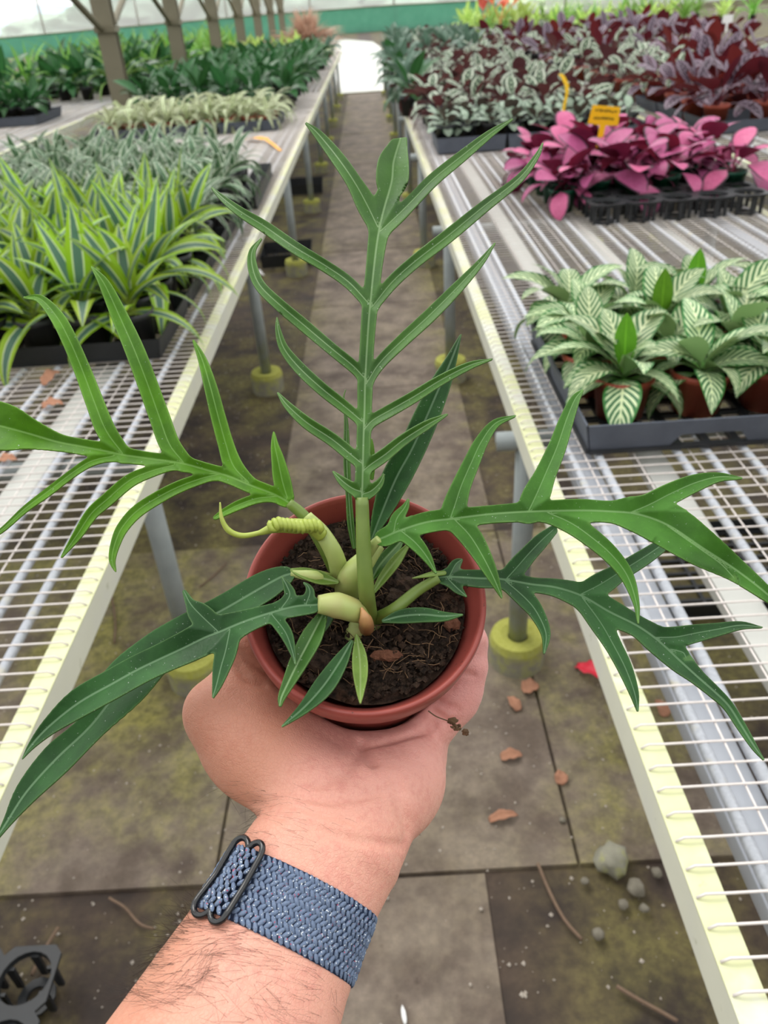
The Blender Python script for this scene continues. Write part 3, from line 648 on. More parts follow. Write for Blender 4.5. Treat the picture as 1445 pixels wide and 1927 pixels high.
for i in range(4):
    for j in range(9): plant('neon' if (i+j) % 2 else 'palm', 'light_green_plant', 2.2+.6*j+jit(.1), 16.5+1.4*i, ZB+.009, 'light green plant on the hazy far right, %s from the aisle, %s row' % (ORD[j+1], ORD[i+1]), 'plant', 'light green plants far right', whole=True, size=1.35)

# ------------------------------------------------------------------ plant tags
def plate(name, pts, th, mat, parent):           # flat plate standing in local XZ, given outline
    n = len(pts); v = [(x, -th/2, z) for x, z in pts]+[(x, th/2, z) for x, z in pts]
    f = [tuple(range(n)), tuple(reversed(range(n, 2*n)))]+[(i, n+i, n+(i+1) % n, (i+1) % n) for i in range(n)]
    return obj(name, mesh(name, v, f, smooth=False), M[mat], parent)
p = atY(1134, 236, 3.52); t = thing('plant_label', 'yellow T-shaped plant label standing among the pink leaves', 'label', p, -.1)
plate('blade', [(-.011, -.10), (.011, -.10), (.012, 0), (.062, .004), (.056, .072), (-.056, .072), (-.062, .004), (-.012, 0)], .0012, 'yellow_tag', t)
m_ = MB(); r9 = random.Random(2)
for zz in (.050, .022):
    x = -.042
    while x < .04:
        wd = r9.uniform(.004, .010); m_.box(x, x+wd, -.0014, -.0007, zz+r9.uniform(-.002, .001), zz+r9.uniform(.006, .011)); x += wd+.003
m_.build('handwriting', M['ink'], t, kind='stuff'); t.rotation_euler = (0, .12, -.15)
p = atY(1058, 222, 4.75); t = thing('plant_label', 'long bent yellow plant label rising from the small silver plants', 'label', p, .3)
pts = [(-.002, 0, -.03), (.008, 0, .06), (.02, .0, .12), (.018, .005, .16), (-.004, .012, .2), (-.02, .016, .215)]; v = []; f = []
for i, q_ in enumerate(pts):
    wq = .009+.004*(i > 2); v += [(q_[0]-wq, q_[1], q_[2]), (q_[0]+wq, q_[1], q_[2]), (q_[0]+wq, q_[1]+.0015, q_[2]), (q_[0]-wq, q_[1]+.0015, q_[2])]
for i in range(len(pts)-1):
    for k in range(4): a, b = 4*i+k, 4*i+(k+1) % 4; f.append((a, b, b+4, a+4))
obj('blade', mesh('blade', v, f, smooth=False), M['yellow_tag'], t)
p0 = atZ(528, 284, ZB+.012); p1 = atZ(500, 262, ZB+.03); p2 = atZ(466, 262, ZB+.02)
t = thing('plant_label', 'orange plant label lying on the left bench before the cream-striped plants', 'label', p0)
def strip(name, pts, ws, th, mat, parent, up=(0, 0, 1)):
    P = [np.array(a)-np.array(parent.location) for a in pts]; v = []; f = []
    for i, a in enumerate(P):
        d = P[min(i+1, len(P)-1)]-P[max(i-1, 0)]; s = unit(np.cross(d, up)); n_ = unit(np.cross(s, d))
        for e1, e2 in ((-1, 0), (1, 0), (1, 1), (-1, 1)): v.append(a+s*ws[i]*e1+n_*th*e2)
    for i in range(len(P)-1):
        for k in range(4): f.append((4*i+k, 4*i+(k+1) % 4, 4*i+4+(k+1) % 4, 4*i+4+k))
    f += [(3, 2, 1, 0), tuple(range(4*len(P)-4, 4*len(P)))]
    return obj(name, mesh(name, v, f, smooth=False), M[mat], parent)
strip('stake', [p0, (p0+p1)/2+[0, 0, .004], p1], [.010, .012, .014], .002, 'orange_tag', t)
strip('head', [p1, (p1+p2)/2+[0, 0, .012], p2], [.030, .036, .026], .002, 'orange_tag', t)
p = atY(1368, 44, 7.4); t = thing('plant_label', 'small white plant label standing among the far dark calatheas', 'label', p)
plate('blade', [(-.008, -.06), (.008, -.06), (.01, 0), (.044, .004), (.04, .06), (-.04, .06), (-.044, .004), (-.01, 0)], .0015, 'white_tag', t)

# ------------------------------------------------------------------ floor litter and trays under the benches
for (px, py, lab) in ((540, 497, 'empty black tray on the floor under the left bench, nearer one'), (574, 362, 'empty black tray on the floor under the left bench, further one')):
    p = atZ(px, py, .02); simple_tray(lab, p[0]-.18, p[0]+.17, p[1]-.05, p[1]+.33, .085, 'black_plastic', True, z=.012, rotz=.03, group='trays under the left bench')
p = atZ(20, 1935, .05); cell_tray('black celled tray on the floor at the bottom left corner', -1.08, -.66, .42, .76, 4, 3, z=.012)
for k in range(3):
    p = atZ(1300+30*k, 1075, .0); simple_tray('black tray on the floor beneath the right bench, %s from the aisle' % ORD[k+1], .72+.26*k, .95+.26*k, 1.62, 2.02, .05, 'black_plastic', True, z=.002, group='trays beneath the right bench')
def dry_leaf(px, py, L, W, rz, label, mat='dry_leaf', z=0.014, name='fallen_leaf', curl=.9, seed=0):
    p = atZ(px, py, z); gv, gf, guv = leaf_mesh(name, L, W, .55, curl*1.3, fold=.45, seg=10, wave=.25, twist=.4, seed=seed)
    gv = [(x-L*.4, y, max(0.0, zz)) for x, y, zz in gv]
    o = obj(name, mesh(name, gv, gf, guv), M[mat], None, p, (0, 0, rz)); mo = o.modifiers.new('thick', 'SOLIDIFY'); mo.thickness = .0008
    return tag(o, label, 'leaf')
dry_leaf(1110, 1272, .115, .042, -.95, 'bright red fallen petal on the floor by the right rail', 'red_petal', name='fallen_petal', curl=.5)
dry_leaf(1152, 1236, .05, .02, .4, 'small red petal on the floor glimpsed through the right mesh', 'red_petal', name='fallen_petal', curl=.5)
dry_leaf(997, 1297, .05, .04, .3, 'curled brown leaf by the mossy foot of the nearest right leg', seed=2)
dry_leaf(967, 1326, .055, .03, 1.9, 'torn tan leaf lying just below the curled brown leaf', seed=3)
dry_leaf(960, 1425, .055, .028, .1, 'pale tan leaf on the floor right of the hand', seed=4)
dry_leaf(944, 1540, .07, .022, .15, 'long tan leaf above the slab corner, level with the wrist', seed=5)
dry_leaf(1056, 1466, .04, .03, 1.2, 'greyish crumpled leaf on the floor midway to the right rail', seed=6)
dry_leaf(1245, 1335, .06, .035, 1.6, 'curled brown leaf lying under the right bench mesh', z=.012, seed=7)
dry_leaf(200, 835, .04, .02, .7, 'brown scrap of leaf under the left bench mesh', z=.014, seed=8)
p_ = dry_leaf(98, 715, .085, .032, 1.35, 'dry orange-brown leaf hanging off the front left tray', z=ZB+.012, seed=9)
dry_leaf(97, 765, .05, .03, .4, 'crumpled brown leaf on the left bench mesh before the tray', z=ZB+.01, seed=10)
dry_leaf(12, 868, .04, .025, .2, 'small brown leaf on the left bench mesh at the frame edge', z=ZB+.01, seed=12)
dry_leaf(475, 522, .16, .09, .4, 'white plastic scrap on the floor behind the left rail', 'white_tag', name='plastic_scrap', seed=11)
dry_leaf(760, 1912, .035, .008, 1.7, 'pale thin curl of paper at the bottom edge of the picture', 'white_tag', name='paper_curl', seed=13)
def twig(pts, r, label):
    P = [atZ(x, y, .016) for x, y in pts]; v, f = tube(spline(P, 4), r, 6); o = obj('twig', mesh('twig', v, f), M['twig']); return tag(o, label, 'twig')
twig([(1012, 1625), (1035, 1680), (1062, 1730), (1095, 1768)], .0035, 'long bent brown twig on the floor right of the slab corner')
twig([(1160, 1856), (1200, 1880), (1240, 1902), (1275, 1922)], .004, 'straight brown twig near the bottom right on the floor')
twig([(205, 1690), (235, 1708), (262, 1738), (290, 1748)], .003, 'thin curved twig on the dirt left of the watch strap')
twig([(60, 1835), (82, 1790), (110, 1745)], .004, 'short stout twig on the dirt at the lower left')
twig([(375, 1105), (400, 1085), (425, 1060)], .0025, 'thin twig on the floor left of the red pot')
twig([(210, 1120), (217, 1170), (215, 1210)], .003, 'thin twig on the floor behind the left bench leg')
def stone(px, py, r, label, seed):
    p = atZ(px, py, .012); v = []; f = []; n, m = 12, 8
    for i in range(m+1):
        th = math.pi*i/m
        for k in range(n):
            ph = 2*math.pi*k/n; d = Vector((math.sin(th)*math.cos(ph), math.sin(th)*math.sin(ph), math.cos(th))); s = r*(1+.35*noise.noise(d*1.5+Vector((seed, 0, 0)))+(.3*noise.noise(d*4) if r > .03 else 0)); v.append((d.x*s, d.y*s, d.z*s*.65+r*.5))
    for i in range(m):
        for k in range(n): f.append((i*n+k, (i+1)*n+k, (i+1)*n+(k+1) % n, i*n+(k+1) % n))
    return tag(obj('stone', mesh('stone', v, f), M['foot'] if r > .03 else M['stone'], None, p), label, 'stone')
for k, (px, py, r, lb) in enumerate([(1197, 1676, .018, 'pale round stone on the dirt beside the right rail'), (1172, 1705, .010, 'small grey stone below the pale round stone'), (1212, 1712, .009, 'small stone right of the small grey stone'), (1235, 1645, .011, 'flat stone close under the right rail'),
        (1100, 1660, .008, 'bluish pebble near the long bent twig'), (1150, 1625, .034, 'mossy lump of concrete near the right rail'), (1125, 1760, .012, 'dark stone below the lump of concrete'), (1058, 1545, .007, 'tiny yellowish stone above the concrete lump')]): stone(px, py, r, lb, k)
gv = []; gf = []; rg = random.Random(9)
def chip(x, y, z, r):
    b = len(gv); 
    for d in ((1, 0, 0), (-1, 0, 0), (0, 1, 0), (0, -1, 0), (0, 0, 1), (0, 0, -1)): gv.append((x+d[0]*r*rg.uniform(.6, 1.3), y+d[1]*r*rg.uniform(.6, 1.3), z+d[2]*r*.7))
    gf.extend([(b, b+2, b+4), (b+2, b+1, b+4), (b+1, b+3, b+4), (b+3, b, b+4), (b+2, b, b+5), (b+1, b+2, b+5), (b+3, b+1, b+5), (b, b+3, b+5)])
for k in range(8000):
    x = rg.uniform(-1.5, 1.6); y = rg.uniform(.3, 5); 
    dens = .25+.75*(noise.noise(Vector((x*2.2, y*2.2, 3)))*.5+.5)**2*2.2
    if -.42 < x < .14: dens *= .3
    elif y < .9: dens *= 2.6
    if rg.random() > dens: continue
    chip(x, y, .002 if y < .9 and not -.42 < x < .14 else .011, rg.choice([.0010, .0012, .0016, .002, .0026, .0036, .0045] if y < .9 else [.0010, .0012, .0016, .002, .0024, .0034]))
o = obj('gravel_litter', mesh('gravel_litter', gv, gf, smooth=False), M['pebble']); o['kind'] = 'stuff'; tag(o, 'scattered grit and crumbs over the dirty floor', 'grit')

# ------------------------------------------------------------------ the held plant
PR = .054; PC = U(687.2, 1120.2, .39388*PR/.0625); PN = unit([0.07183758, -0.43556472, 0.89728632])     # rim centre, radius and axis of the tilted pot
ER = unit(np.cross(np.cross(PN, RW[:, 0]), PN)); EA = np.cross(PN, ER)                                  # right and away directions in the rim plane
PH = .083; PB = .040; SOIL = .011
def inpot(rho, phi, h): return PC-PN*h+rho*(math.cos(math.radians(phi))*ER+math.sin(math.radians(phi))*EA)
def onsoil(px, py, up=0.0): r = ray(px, py); c = PC-PN*(SOIL-up); return EYE+r*(((c-EYE) @ PN)/(r @ PN))
def wall_r(h): return PB+(PR-.004-PB)*(1-h/PH)
POTB = PC-PN*PH
plantroot = thing('potted_philodendron', 'deeply lobed philodendron in a red-brown pot held up over the aisle', 'plant', POTB)
def rel(P): return np.asarray(P)-POTB
def mat_philo(name, a, b, vein, edge, trans, tr_col, rough=.34):
    t = NT(name); p = t.coord(); n1 = t.noise(60, 4, p); n2 = t.noise(420, 2, p); n3 = t.noise(900, 2, p)
    q_ = t.math('DIVIDE', t.math('ABSOLUTE', t.attr('vs')), t.attr('vh')); vein_ = t.math('MULTIPLY', t.math('SUBTRACT', 1.0, t.step(q_, .45, 1.3)), t.math('SUBTRACT', 1.0, t.step(t.attr('va'), 3.2, 4.6)))
    n0 = t.noise(16, 4, p); c = t.mix(t.step(t.math('ADD', t.math('MULTIPLY', n1, .5), t.math('MULTIPLY', n0, .5)), .36, .62), t.hsv(lin(a), .86), t.hsv(lin(b), 1.1)); c = t.mix(t.math('MULTIPLY', t.step(n2, .55, .75), .25), c, t.hsv(c, 1.5))
    c = t.mix(t.math('MULTIPLY', vein_, .5), c, lin(vein)); c = t.mix(t.attr('edge'), c, lin(edge)); c = t.mix(t.attr('tip'), c, lin(edge))
    sp = t.math('MULTIPLY', t.step(n3, .70, .76), .55); c = t.mix(sp, c, lin('cfd8cc'))
    t.bump(t.math('ADD', n2, t.math('MULTIPLY', vein_, 1.2)), .18, .0006); t.done(c, t.math('ADD', rough+.06, t.math('MULTIPLY', n1, .18)), (.42 if name == 'philodendron_leaf' else .28)); t.translucent(lin(tr_col), trans); return t.m
M['philo_mid'] = mat_philo('philodendron_leaf', '34621a', '436f24', '9dbb86', '7da258', .2, '4a7c1c')
M['philo_bright'] = mat_philo('philodendron_young_leaf', '47780f', '5a8e1c', '8cb860', '92bc58', .28, '6aa01e')
M['philo_right'] = mat_philo('philodendron_right_leaf', '38681a', '467a26', '8cb274', '84ac5c', .2, '4c8424')
M['philo_dark'] = mat_philo('philodendron_dark_leaf', '20481e', '2e5a28', '7c9c76', '6f9456', .12, '2f5c20', .3)
M['philo_pale'] = mat_philo('philodendron_pale_leaf', '6a8838', '82a04a', 'a6b87c', 'a6b86c', .25, '8ca83c')
def sd_chain(P, ch):
    """signed distance to a chain of round cones, distance to its centre line, and local half width"""
    best = np.full(len(P), 1e9); bc = np.full(len(P), 1e9); bw = np.ones(len(P)); bs = np.ones(len(P))
    for a, b in zip(ch[:-1], ch[1:]):
        d = b[:2]-a[:2]; L = d @ d+1e-9; t = np.clip(((P-a[:2]) @ d)/L, 0, 1); q = np.hypot(P[:, 0]-a[0]-t*d[0], P[:, 1]-a[1]-t*d[1]); wd = a[2]+(b[2]-a[2])*t
        best = np.minimum(best, q-wd); m_ = q < bc; bc = np.where(m_, q, bc); bw = np.where(m_, wd, bw); bs = np.where(m_, np.where((P[:, 0]-a[0])*d[1]-(P[:, 1]-a[1])*d[0] > 0, 1., -1.), bs)
    return best, bc, bw, bs
def philo_leaf(name, chains, base_d, normal, mat, droop=0.0, fold=.32, step=2.5, k=7.0, cut=None, label=None, bend=(0, 0), thick=.0006, kids=None):
    """chains of (x, y, half width) sketch rib and lobes; they lie on a sloping sheet through the leaf base, channelled along each vein"""
    ch = [spline(c, 5) for c in chains]; ch = [np.column_stack([c[:, 0], c[:, 1], np.maximum(c[:, 2], .6)]) for c in ch]
    al = np.vstack(ch); x0, y0 = al[:, 0].min()-30, al[:, 1].min()-30; nx_ = int((al[:, 0].max()+30-x0)/step)+1; ny_ = int((al[:, 1].max()+30-y0)/step)+1
    gx, gy = np.meshgrid(x0+step*np.arange(nx_), y0+step*np.arange(ny_)); P = np.column_stack([gx.ravel(), gy.ravel()])
    def field(P):
        s = None; vd = np.full(len(P), 1e9); vw = np.ones(len(P)); vs = np.ones(len(P)); vh = np.ones(len(P))
        for i, c in enumerate(ch):
            d, cc, ww, sg = sd_chain(P, c)
            if s is None: s = d
            else: h = np.maximum(k-np.abs(s-d), 0)/k; s = np.minimum(s, d)-h*h*k*.25
            m_ = cc < vd; vd = np.where(m_, cc, vd); vw = np.where(m_, ww, vw); vs = np.where(m_, sg, vs); vh = np.where(m_, 2.3 if i == 0 else 1.25, vh)
        if cut is not None:
            for (ax, ay, bx, by) in cut:                                     # straight torn end: keep the left side of a->b
                nn = math.hypot(bx-ax, by-ay); s = np.where(np.hypot(P[:, 0]-(ax+bx)/2, P[:, 1]-(ay+by)/2) < 60, np.maximum(s, ((P[:, 0]-ax)*(by-ay)-(P[:, 1]-ay)*(bx-ax))/nn), s)
        return s, vd, vw, vs*vd, vh
    s, vd, vw, vs, vh = field(P); S = s.reshape(ny_, nx_); vid = {}; V = []; Fc = []
    def vert(key, x, y):
        if key not in vid: vid[key] = len(V); V.append((x, y))
        return vid[key]
    ins = S < 0; cell = ins[:-1, :-1] | ins[1:, :-1] | ins[:-1, 1:] | ins[1:, 1:]
    for j, i in zip(*np.nonzero(cell)):
        cs = ((j, i), (j, i+1), (j+1, i+1), (j+1, i)); poly = []
        for q in range(4):
            a, b = cs[q], cs[(q+1) % 4]; sa, sb_ = S[a], S[b]
            if sa < 0: poly.append(vert((a,), x0+step*a[1], y0+step*a[0]))
            if (sa < 0) != (sb_ < 0):
                t = sa/(sa-sb_); key = (min(a, b), max(a, b)); poly.append(vert(key, x0+step*(a[1]+(b[1]-a[1])*t), y0+step*(a[0]+(b[0]-a[0])*t)))
        poly = [p for q, p in enumerate(poly) if p != poly[q-1]]
        if len(poly) >= 3: Fc.append(tuple(poly))
    V = np.array(V); s, vd, vw, vs, vh = field(V)
    B = U(ch[0][0][0], ch[0][0][1], base_d); n_ = unit(normal)
    R3 = (RW @ np.column_stack([(V[:, 0]-CX)/F, (V[:, 1]-CY)/F, np.ones(len(V))]).T).T
    dep = ((B-EYE) @ n_)/(R3 @ n_); dep = np.clip(dep, base_d*.72, base_d*1.35)
    rr_ = np.linalg.norm(EYE+R3*dep[:, None]-B, axis=1); dep = dep+droop*rr_**2+bend[0]*rr_+bend[1]*rr_**3
    m2 = dep/F                                                              # metres per picture pixel at that depth
    e = np.minimum(vd, vw*1.15)*m2; dep = dep-fold*2.0*(np.sqrt(e*e+.0003**2)-.0003)
    dep = dep+.0012*np.sin(V[:, 0]*.035+V[:, 1]*.021)                       # slight waviness of the blade
    W = EYE+R3*dep[:, None]
    me = mesh(name, rel(W), [tuple(reversed(f)) for f in Fc])
    edge = np.clip(1+(s+.2)/2.2, 0, 1)*.32
    tip = np.clip(1-vw/3.2, 0, 1)*.7
    for nm, ar in (('vs', vs), ('va', vd), ('vh', np.minimum(vh, vw*.3+.25)), ('edge', edge), ('tip', tip)): me.attributes.new(nm, 'FLOAT', 'POINT').data.foreach_set('value', ar.astype(np.float32))
    o = obj(name, me, M[mat], plantroot, label=label); md = o.modifiers.new('thickness', 'SOLIDIFY'); md.thickness = thick; md.offset = 0
    return o
def stalk(name, pts, rad, mat, n=10, parent=None, label=None, sub=6):
    P = spline([list(U(*p)) for p in pts], sub); R = np.interp(np.linspace(0, 1, len(P)), np.linspace(0, 1, len(rad)), rad); v, f = tube(rel(P), R, n); return obj(name, mesh(name, v, f), M[mat], parent or plantroot, label=label)
def stem_mat(name, a, b, c):
    t = NT(name); p = t.coord(); n1 = t.noise(90, 3, p); n2 = t.noise(25, 3, p); col = t.mix(n1, lin(a), lin(b)); t.done(t.mix(t.math('MULTIPLY', t.step(n2, .5, .7), .6), col, lin(c)), .42, .5); return t.m
M['petiole'] = stem_mat('olive_petiole', '5d7430', '7a8f42', '6c6a38'); M['sheath'] = stem_mat('pale_sheath', '9aac58', 'b9c47c', 'a88a64'); M['shoot'] = stem_mat('yellow_shoot', '92a236', 'aebb58', 'a0a050'); M['bract'] = stem_mat('brown_bract', 'a87848', 'c69a68', '8a5a3c')

def pot_mat():
    t = NT('red_brown_pot'); p = t.coord(); nz = t.noise(60, 4, p); sp = t.noise(260, 3, p)
    c = t.mix(nz, lin('8e4038'), lin('a24d44')); c = t.mix(t.step(sp, .68, .74), c, lin('4a2a22')); return t.done(c, .42, .45)
M['held_pot'] = pot_mat()
prof = [(.0, PH), (.030, PH), (PB-.002, PH-.001), (PB, PH-.004), (wall_r(.018)-.001, .018), (PR-.0025, .0155), (PR-.001, .014), (PR, .003), (PR-.0004, .0008), (PR-.0014, 0), (PR-.0026, .0008), (PR-.0034, .003), (wall_r(.02)-.0035, .02), (PB-.003, PH-.004), (0, PH-.004)]
v = []; f = []; n = 96
for r_, h_ in prof:
    for k in range(n): v.append(rel(inpot(max(r_, .0003), 360*k/n, h_)))
for i in range(len(prof)-1):
    for k in range(n): f.append((i*n+k, i*n+(k+1) % n, (i+1)*n+(k+1) % n, (i+1)*n+k))
obj('pot', mesh('pot', v, [tuple(reversed(q)) for q in f]), M['held_pot'], plantroot, label='red-brown plastic nursery pot with a rolled rim')
def soil_dark():
    t = NT('dark_peat'); p = t.coord(); n1 = t.noise(260, 5, p, .7); n2 = t.noise(90, 4, p)
    c = t.mix(t.step(n1, .3, .72), lin('15100d'), lin('47382d')); c = t.mix(t.math('MULTIPLY', t.step(n2, .58, .7), .5), c, lin('5a4030')); t.bump(n1, .9, .002); return t.done(c, .9, .2)
M['peat'] = soil_dark()
v = []; f = []; uvn = 72; rings = 34; rs = wall_r(SOIL)-.0036
for j in range(rings+1):
    q = j/rings
    for k in range(uvn):
        a = 360*k/uvn; P = inpot(rs*q+.0002, a, SOIL); h = .0032*noise.fractal(Vector(P)*110, .9, 2.1, 5)+.003*noise.noise(Vector(P)*40)-.002*(q > .93)
        v.append(rel(P+PN*h))
for j in range(rings):
    for k in range(uvn): a, b = j*uvn+k, j*uvn+(k+1) % uvn; f.append((a, a+uvn, b+uvn, b))
soil = obj('soil', mesh('soil', v, f), M['peat'], plantroot, kind=None)
cv = []; cf = []; rg = random.Random(21)
def crumb(P, r):
    b = len(cv)
    for d in ((1, 0, 0), (-1, 0, 0), (0, 1, 0), (0, -1, 0), (0, 0, 1), (0, 0, -1)): cv.append(rel(P+np.array(d)*r*rg.uniform(.5, 1.4)))
    cf.extend([(b, b+2, b+4), (b+2, b+1, b+4), (b+1, b+3, b+4), (b+3, b, b+4), (b+2, b, b+5), (b+1, b+2, b+5), (b+3, b+1, b+5), (b, b+3, b+5)])
for k in range(2600):
    a = rg.uniform(0, 360); q = rs*math.sqrt(rg.random())*.98; crumb(inpot(q, a, SOIL-rg.uniform(-.001, .003)), rg.choice([.0006, .0008, .0011, .0015, .002]))
obj('soil_crumbs', mesh('soil_crumbs', cv, cf, smooth=False), M['peat'], soil, kind='stuff')
M['fibre'] = simple('root_fibre', '6e5640', .8, .2, var=.5, scale=200)
fv = []; ff = []
for k in range(210):
    a = rg.uniform(0, 360); q = rs*math.sqrt(rg.random())*.95; P = inpot(q, a, SOIL-.0015); th = rg.uniform(0, 6.28); L = rg.uniform(.004, .014); pts = []
    for i in range(5):
        th += rg.uniform(-.6, .6); P = P+(math.cos(th)*ER+math.sin(th)*EA)*L/4+PN*rg.uniform(-.0006, .0011)*(1.4 if i < 3 else -.6)
        d_ = (P-PC)-((P-PC) @ PN)*PN
        if np.linalg.norm(d_) > rs: P = P-d_*.1
        pts.append(rel(P))
    tv, tf = tube(pts, rg.choice([.00012, .00018, .00025]), 4, False); b = len(fv); fv += tv; ff += [tuple(i+b for i in q_) for q_ in tf]
obj('root_fibres', mesh('root_fibres', fv, ff), M['fibre'], soil, kind='stuff')
def chunk(px, py, L, W, H, ang, mat, name, parent):
    P = onsoil(px, py, .0025); a = math.radians(ang); dx = math.cos(a)*ER+math.sin(a)*EA; dy = np.cross(PN, dx); v = []; f = []; n_ = 8; m_ = 7
    for i in range(m_+1):
        t = i/m_*2-1; s = (1-abs(t)**4)**.5*.9+.1
        for k in range(n_):
            b = 2*math.pi*k/n_; rr_ = 1+.3*rg.uniform(-1, 1); v.append(rel(P+dx*t*L/2+dy*math.cos(b)*W/2*s*rr_+PN*math.sin(b)*H/2*s*rr_))
    for i in range(m_):
        for k in range(n_): f.append((i*n_+k, i*n_+(k+1) % n_, (i+1)*n_+(k+1) % n_, (i+1)*n_+k))
    return obj(name, mesh(name, v, f, smooth=False), M[mat], parent)
M['bark'] = simple('bark_chip', '6a4534', .85, .2, var=.5, scale=260, bump=.6)
chunk(727, 1234, .0145, .0048, .004, 2, 'bark', 'bark_chip', soil)
chunk(765, 1100, .012, .010, .006, 20, 'peat', 'peat_clod', soil); chunk(600, 1245, .014, .009, .006, -30, 'peat', 'peat_clod', soil); chunk(745, 1125, .010, .008, .005, 60, 'peat', 'peat_clod', soil); chunk(850, 1175, .008, .006, .004, 10, 'bark', 'bark_chip', soil)

A = [[(681,942,5),(681,928,15),(682,908,14),(683,870,13),(684,830,13),(686,770,13),(687,720,14),(690,660,13),(694,600,14),(698,560,15),(703,510,15),(709,460,17),(716,420,20),(725,385,24),(733,358,22),(738,336,30),(740,308,29),(746,285,21),(753,262,13),(754,250,12)],
 [(711,428,16),(690,385,19),(666,342,14.5),(635,297,13),(599,253,8.5),(576,232,2)],
 [(694,572,10),(657,532,11),(613,501,11),(555,466,11.5),(497,426,11),(453,399,9),(420,374,6),(399,354,2)],
 [(685,711,9),(663,688,11),(625,657,11),(574,614,11.5),(524,572,11),(489,537,10),(475,502,9),(475,472,6),(492,449,1.5)],
 [(681,793,9),(648,765,11),(605,731,11.5),(563,692,11),(535,657,8.5),(524,625,5.5),(521,598,1.5)],
 [(683,874,10),(663,858,12),(625,827,12),(578,796,11),(543,765,7.5),(523,740,2)],
 [(681,926,12),(663,919,11),(644,905,8),(627,888,2)],
 [(717,435,14),(750,404,14),(777,377,12.5),(816,337,12),(870,293,10.5),(923,251,7),(963,225,2)],
 [(701,577,10),(737,532,12),(781,492,12),(843,444,12.5),(909,390,11),(976,337,8),(1009,295,5),(1021,270,1.5)],
 [(689,723,9),(714,684,11),(757,641,12),(807,595,12.5),(857,545,11),(904,494,6.5),(931,458,1.5)],
 [(686,808,9),(702,791,11),(733,773,11.5),(780,746,11),(830,715,9.5),(884,688,7),(926,676,1.5)],
 [(684,886,10),(698,874,12),(725,855,12),(760,827,10.5),(803,800,8.5),(841,780,2)],
 [(682,930,12),(698,924,11),(714,909,7.5),(722,893,2)]]
philo_leaf('upright_leaf', A, .318, (.02, -.80, .60), 'philo_mid', droop=.9, fold=.34, cut=[(736, 262, 772, 258)], label='tall upright herringbone leaf with a torn tip', bend=(.12, 0))
Bc = [[(546,948,7),(534,940,13),(510,928,13),(470,913,14),(432,897,14),(390,885,13),(342,872,14),(300,866,13),(270,862,13),(230,856,15),(198,849,16),(150,840,15),(108,832,17),(50,815,30),(0,802,45),(-60,790,42),(-140,770,22),(-210,752,2)],
 [(540,935,13),(531,905,16),(523,866,12),(517,838,7),(515,814,2)],
 [(468,908,12),(440,878,17),(425,836,14.5),(410,782,13.5),(396,728,12),(381,678,8),(364,641,2)],
 [(345,870,16),(319,836,19),(299,782,19),(277,721,18.5),(252,656,18),(223,591,15),(196,534,10),(173,503,2)],
 [(232,855,14),(200,811,18),(178,757,17),(156,699,15.5),(133,645,14.5),(108,598,13),(76,563,8),(46,560,2)],
 [(524,934,9),(485,938,9),(450,950,9),(422,964,7),(405,974,4)],
 [(418,892,8),(378,901,10),(324,922,11.5),(263,958,12),(231,992,11),(217,1023,9),(211,1053,6),(217,1075,1.5)],
 [(326,876,8),(288,886,10.5),(245,904,12.5),(202,940,12.5),(172,967,11.5),(146,1006,9),(116,1048,2)],
 [(216,858,8),(173,868,9),(137,890,8),(90,926,8),(47,958,6.5),(0,1000,4.5),(-40,1020,1.5)]]
philo_leaf('left_leaf', Bc, .332, (.05, -.62, .78), 'philo_bright', droop=.3, fold=.36, label='bright yellow-green young leaf reaching out to the left')
Cc = [[(711,1016,7),(724,1011,17),(752,999,18),(803,983,20),(855,976,19),(922,968,17),(999,963,19),(1087,961,22),(1149,963,21),(1200,968,34),(1257,989,42),(1319,1030,36),(1386,1074,22),(1445,1120,13),(1482,1158,2)],
 [(741,1001,13),(747,976,12),(762,955,7),(768,940,2)],
 [(847,976,20),(856,950,22),(868,914,18),(886,873,15.5),(906,831,12.5),(932,797,8),(969,783,2)],
 [(994,963,22),(1008,934,26),(1026,893,20),(1048,842,17),(1066,790,13.5),(1082,752,9),(1096,735,2)],
 [(1185,965,20),(1221,950,21),(1262,929,20),(1308,909,16.5),(1352,898,9),(1395,900,2)],
 [(757,1001,14),(782,1022,13.5),(803,1048,9),(820,1078,2)],
 [(855,978,20),(883,1007,21),(906,1043,17),(927,1084,11),(944,1124,2)],
 [(1030,965,18),(1071,983,19),(1107,1007,18),(1149,1043,16),(1180,1084,12.5),(1197,1134,6),(1201,1173,1.5)],
 [(1255,990,24),(1319,1035,22),(1355,1061,10),(1379,1086,2)]]
philo_leaf('right_leaf', Cc, .322, (-.05, -.58, .81), 'philo_right', droop=.35, fold=.26, label='long mid-green lobed leaf reaching right, upper of the two')
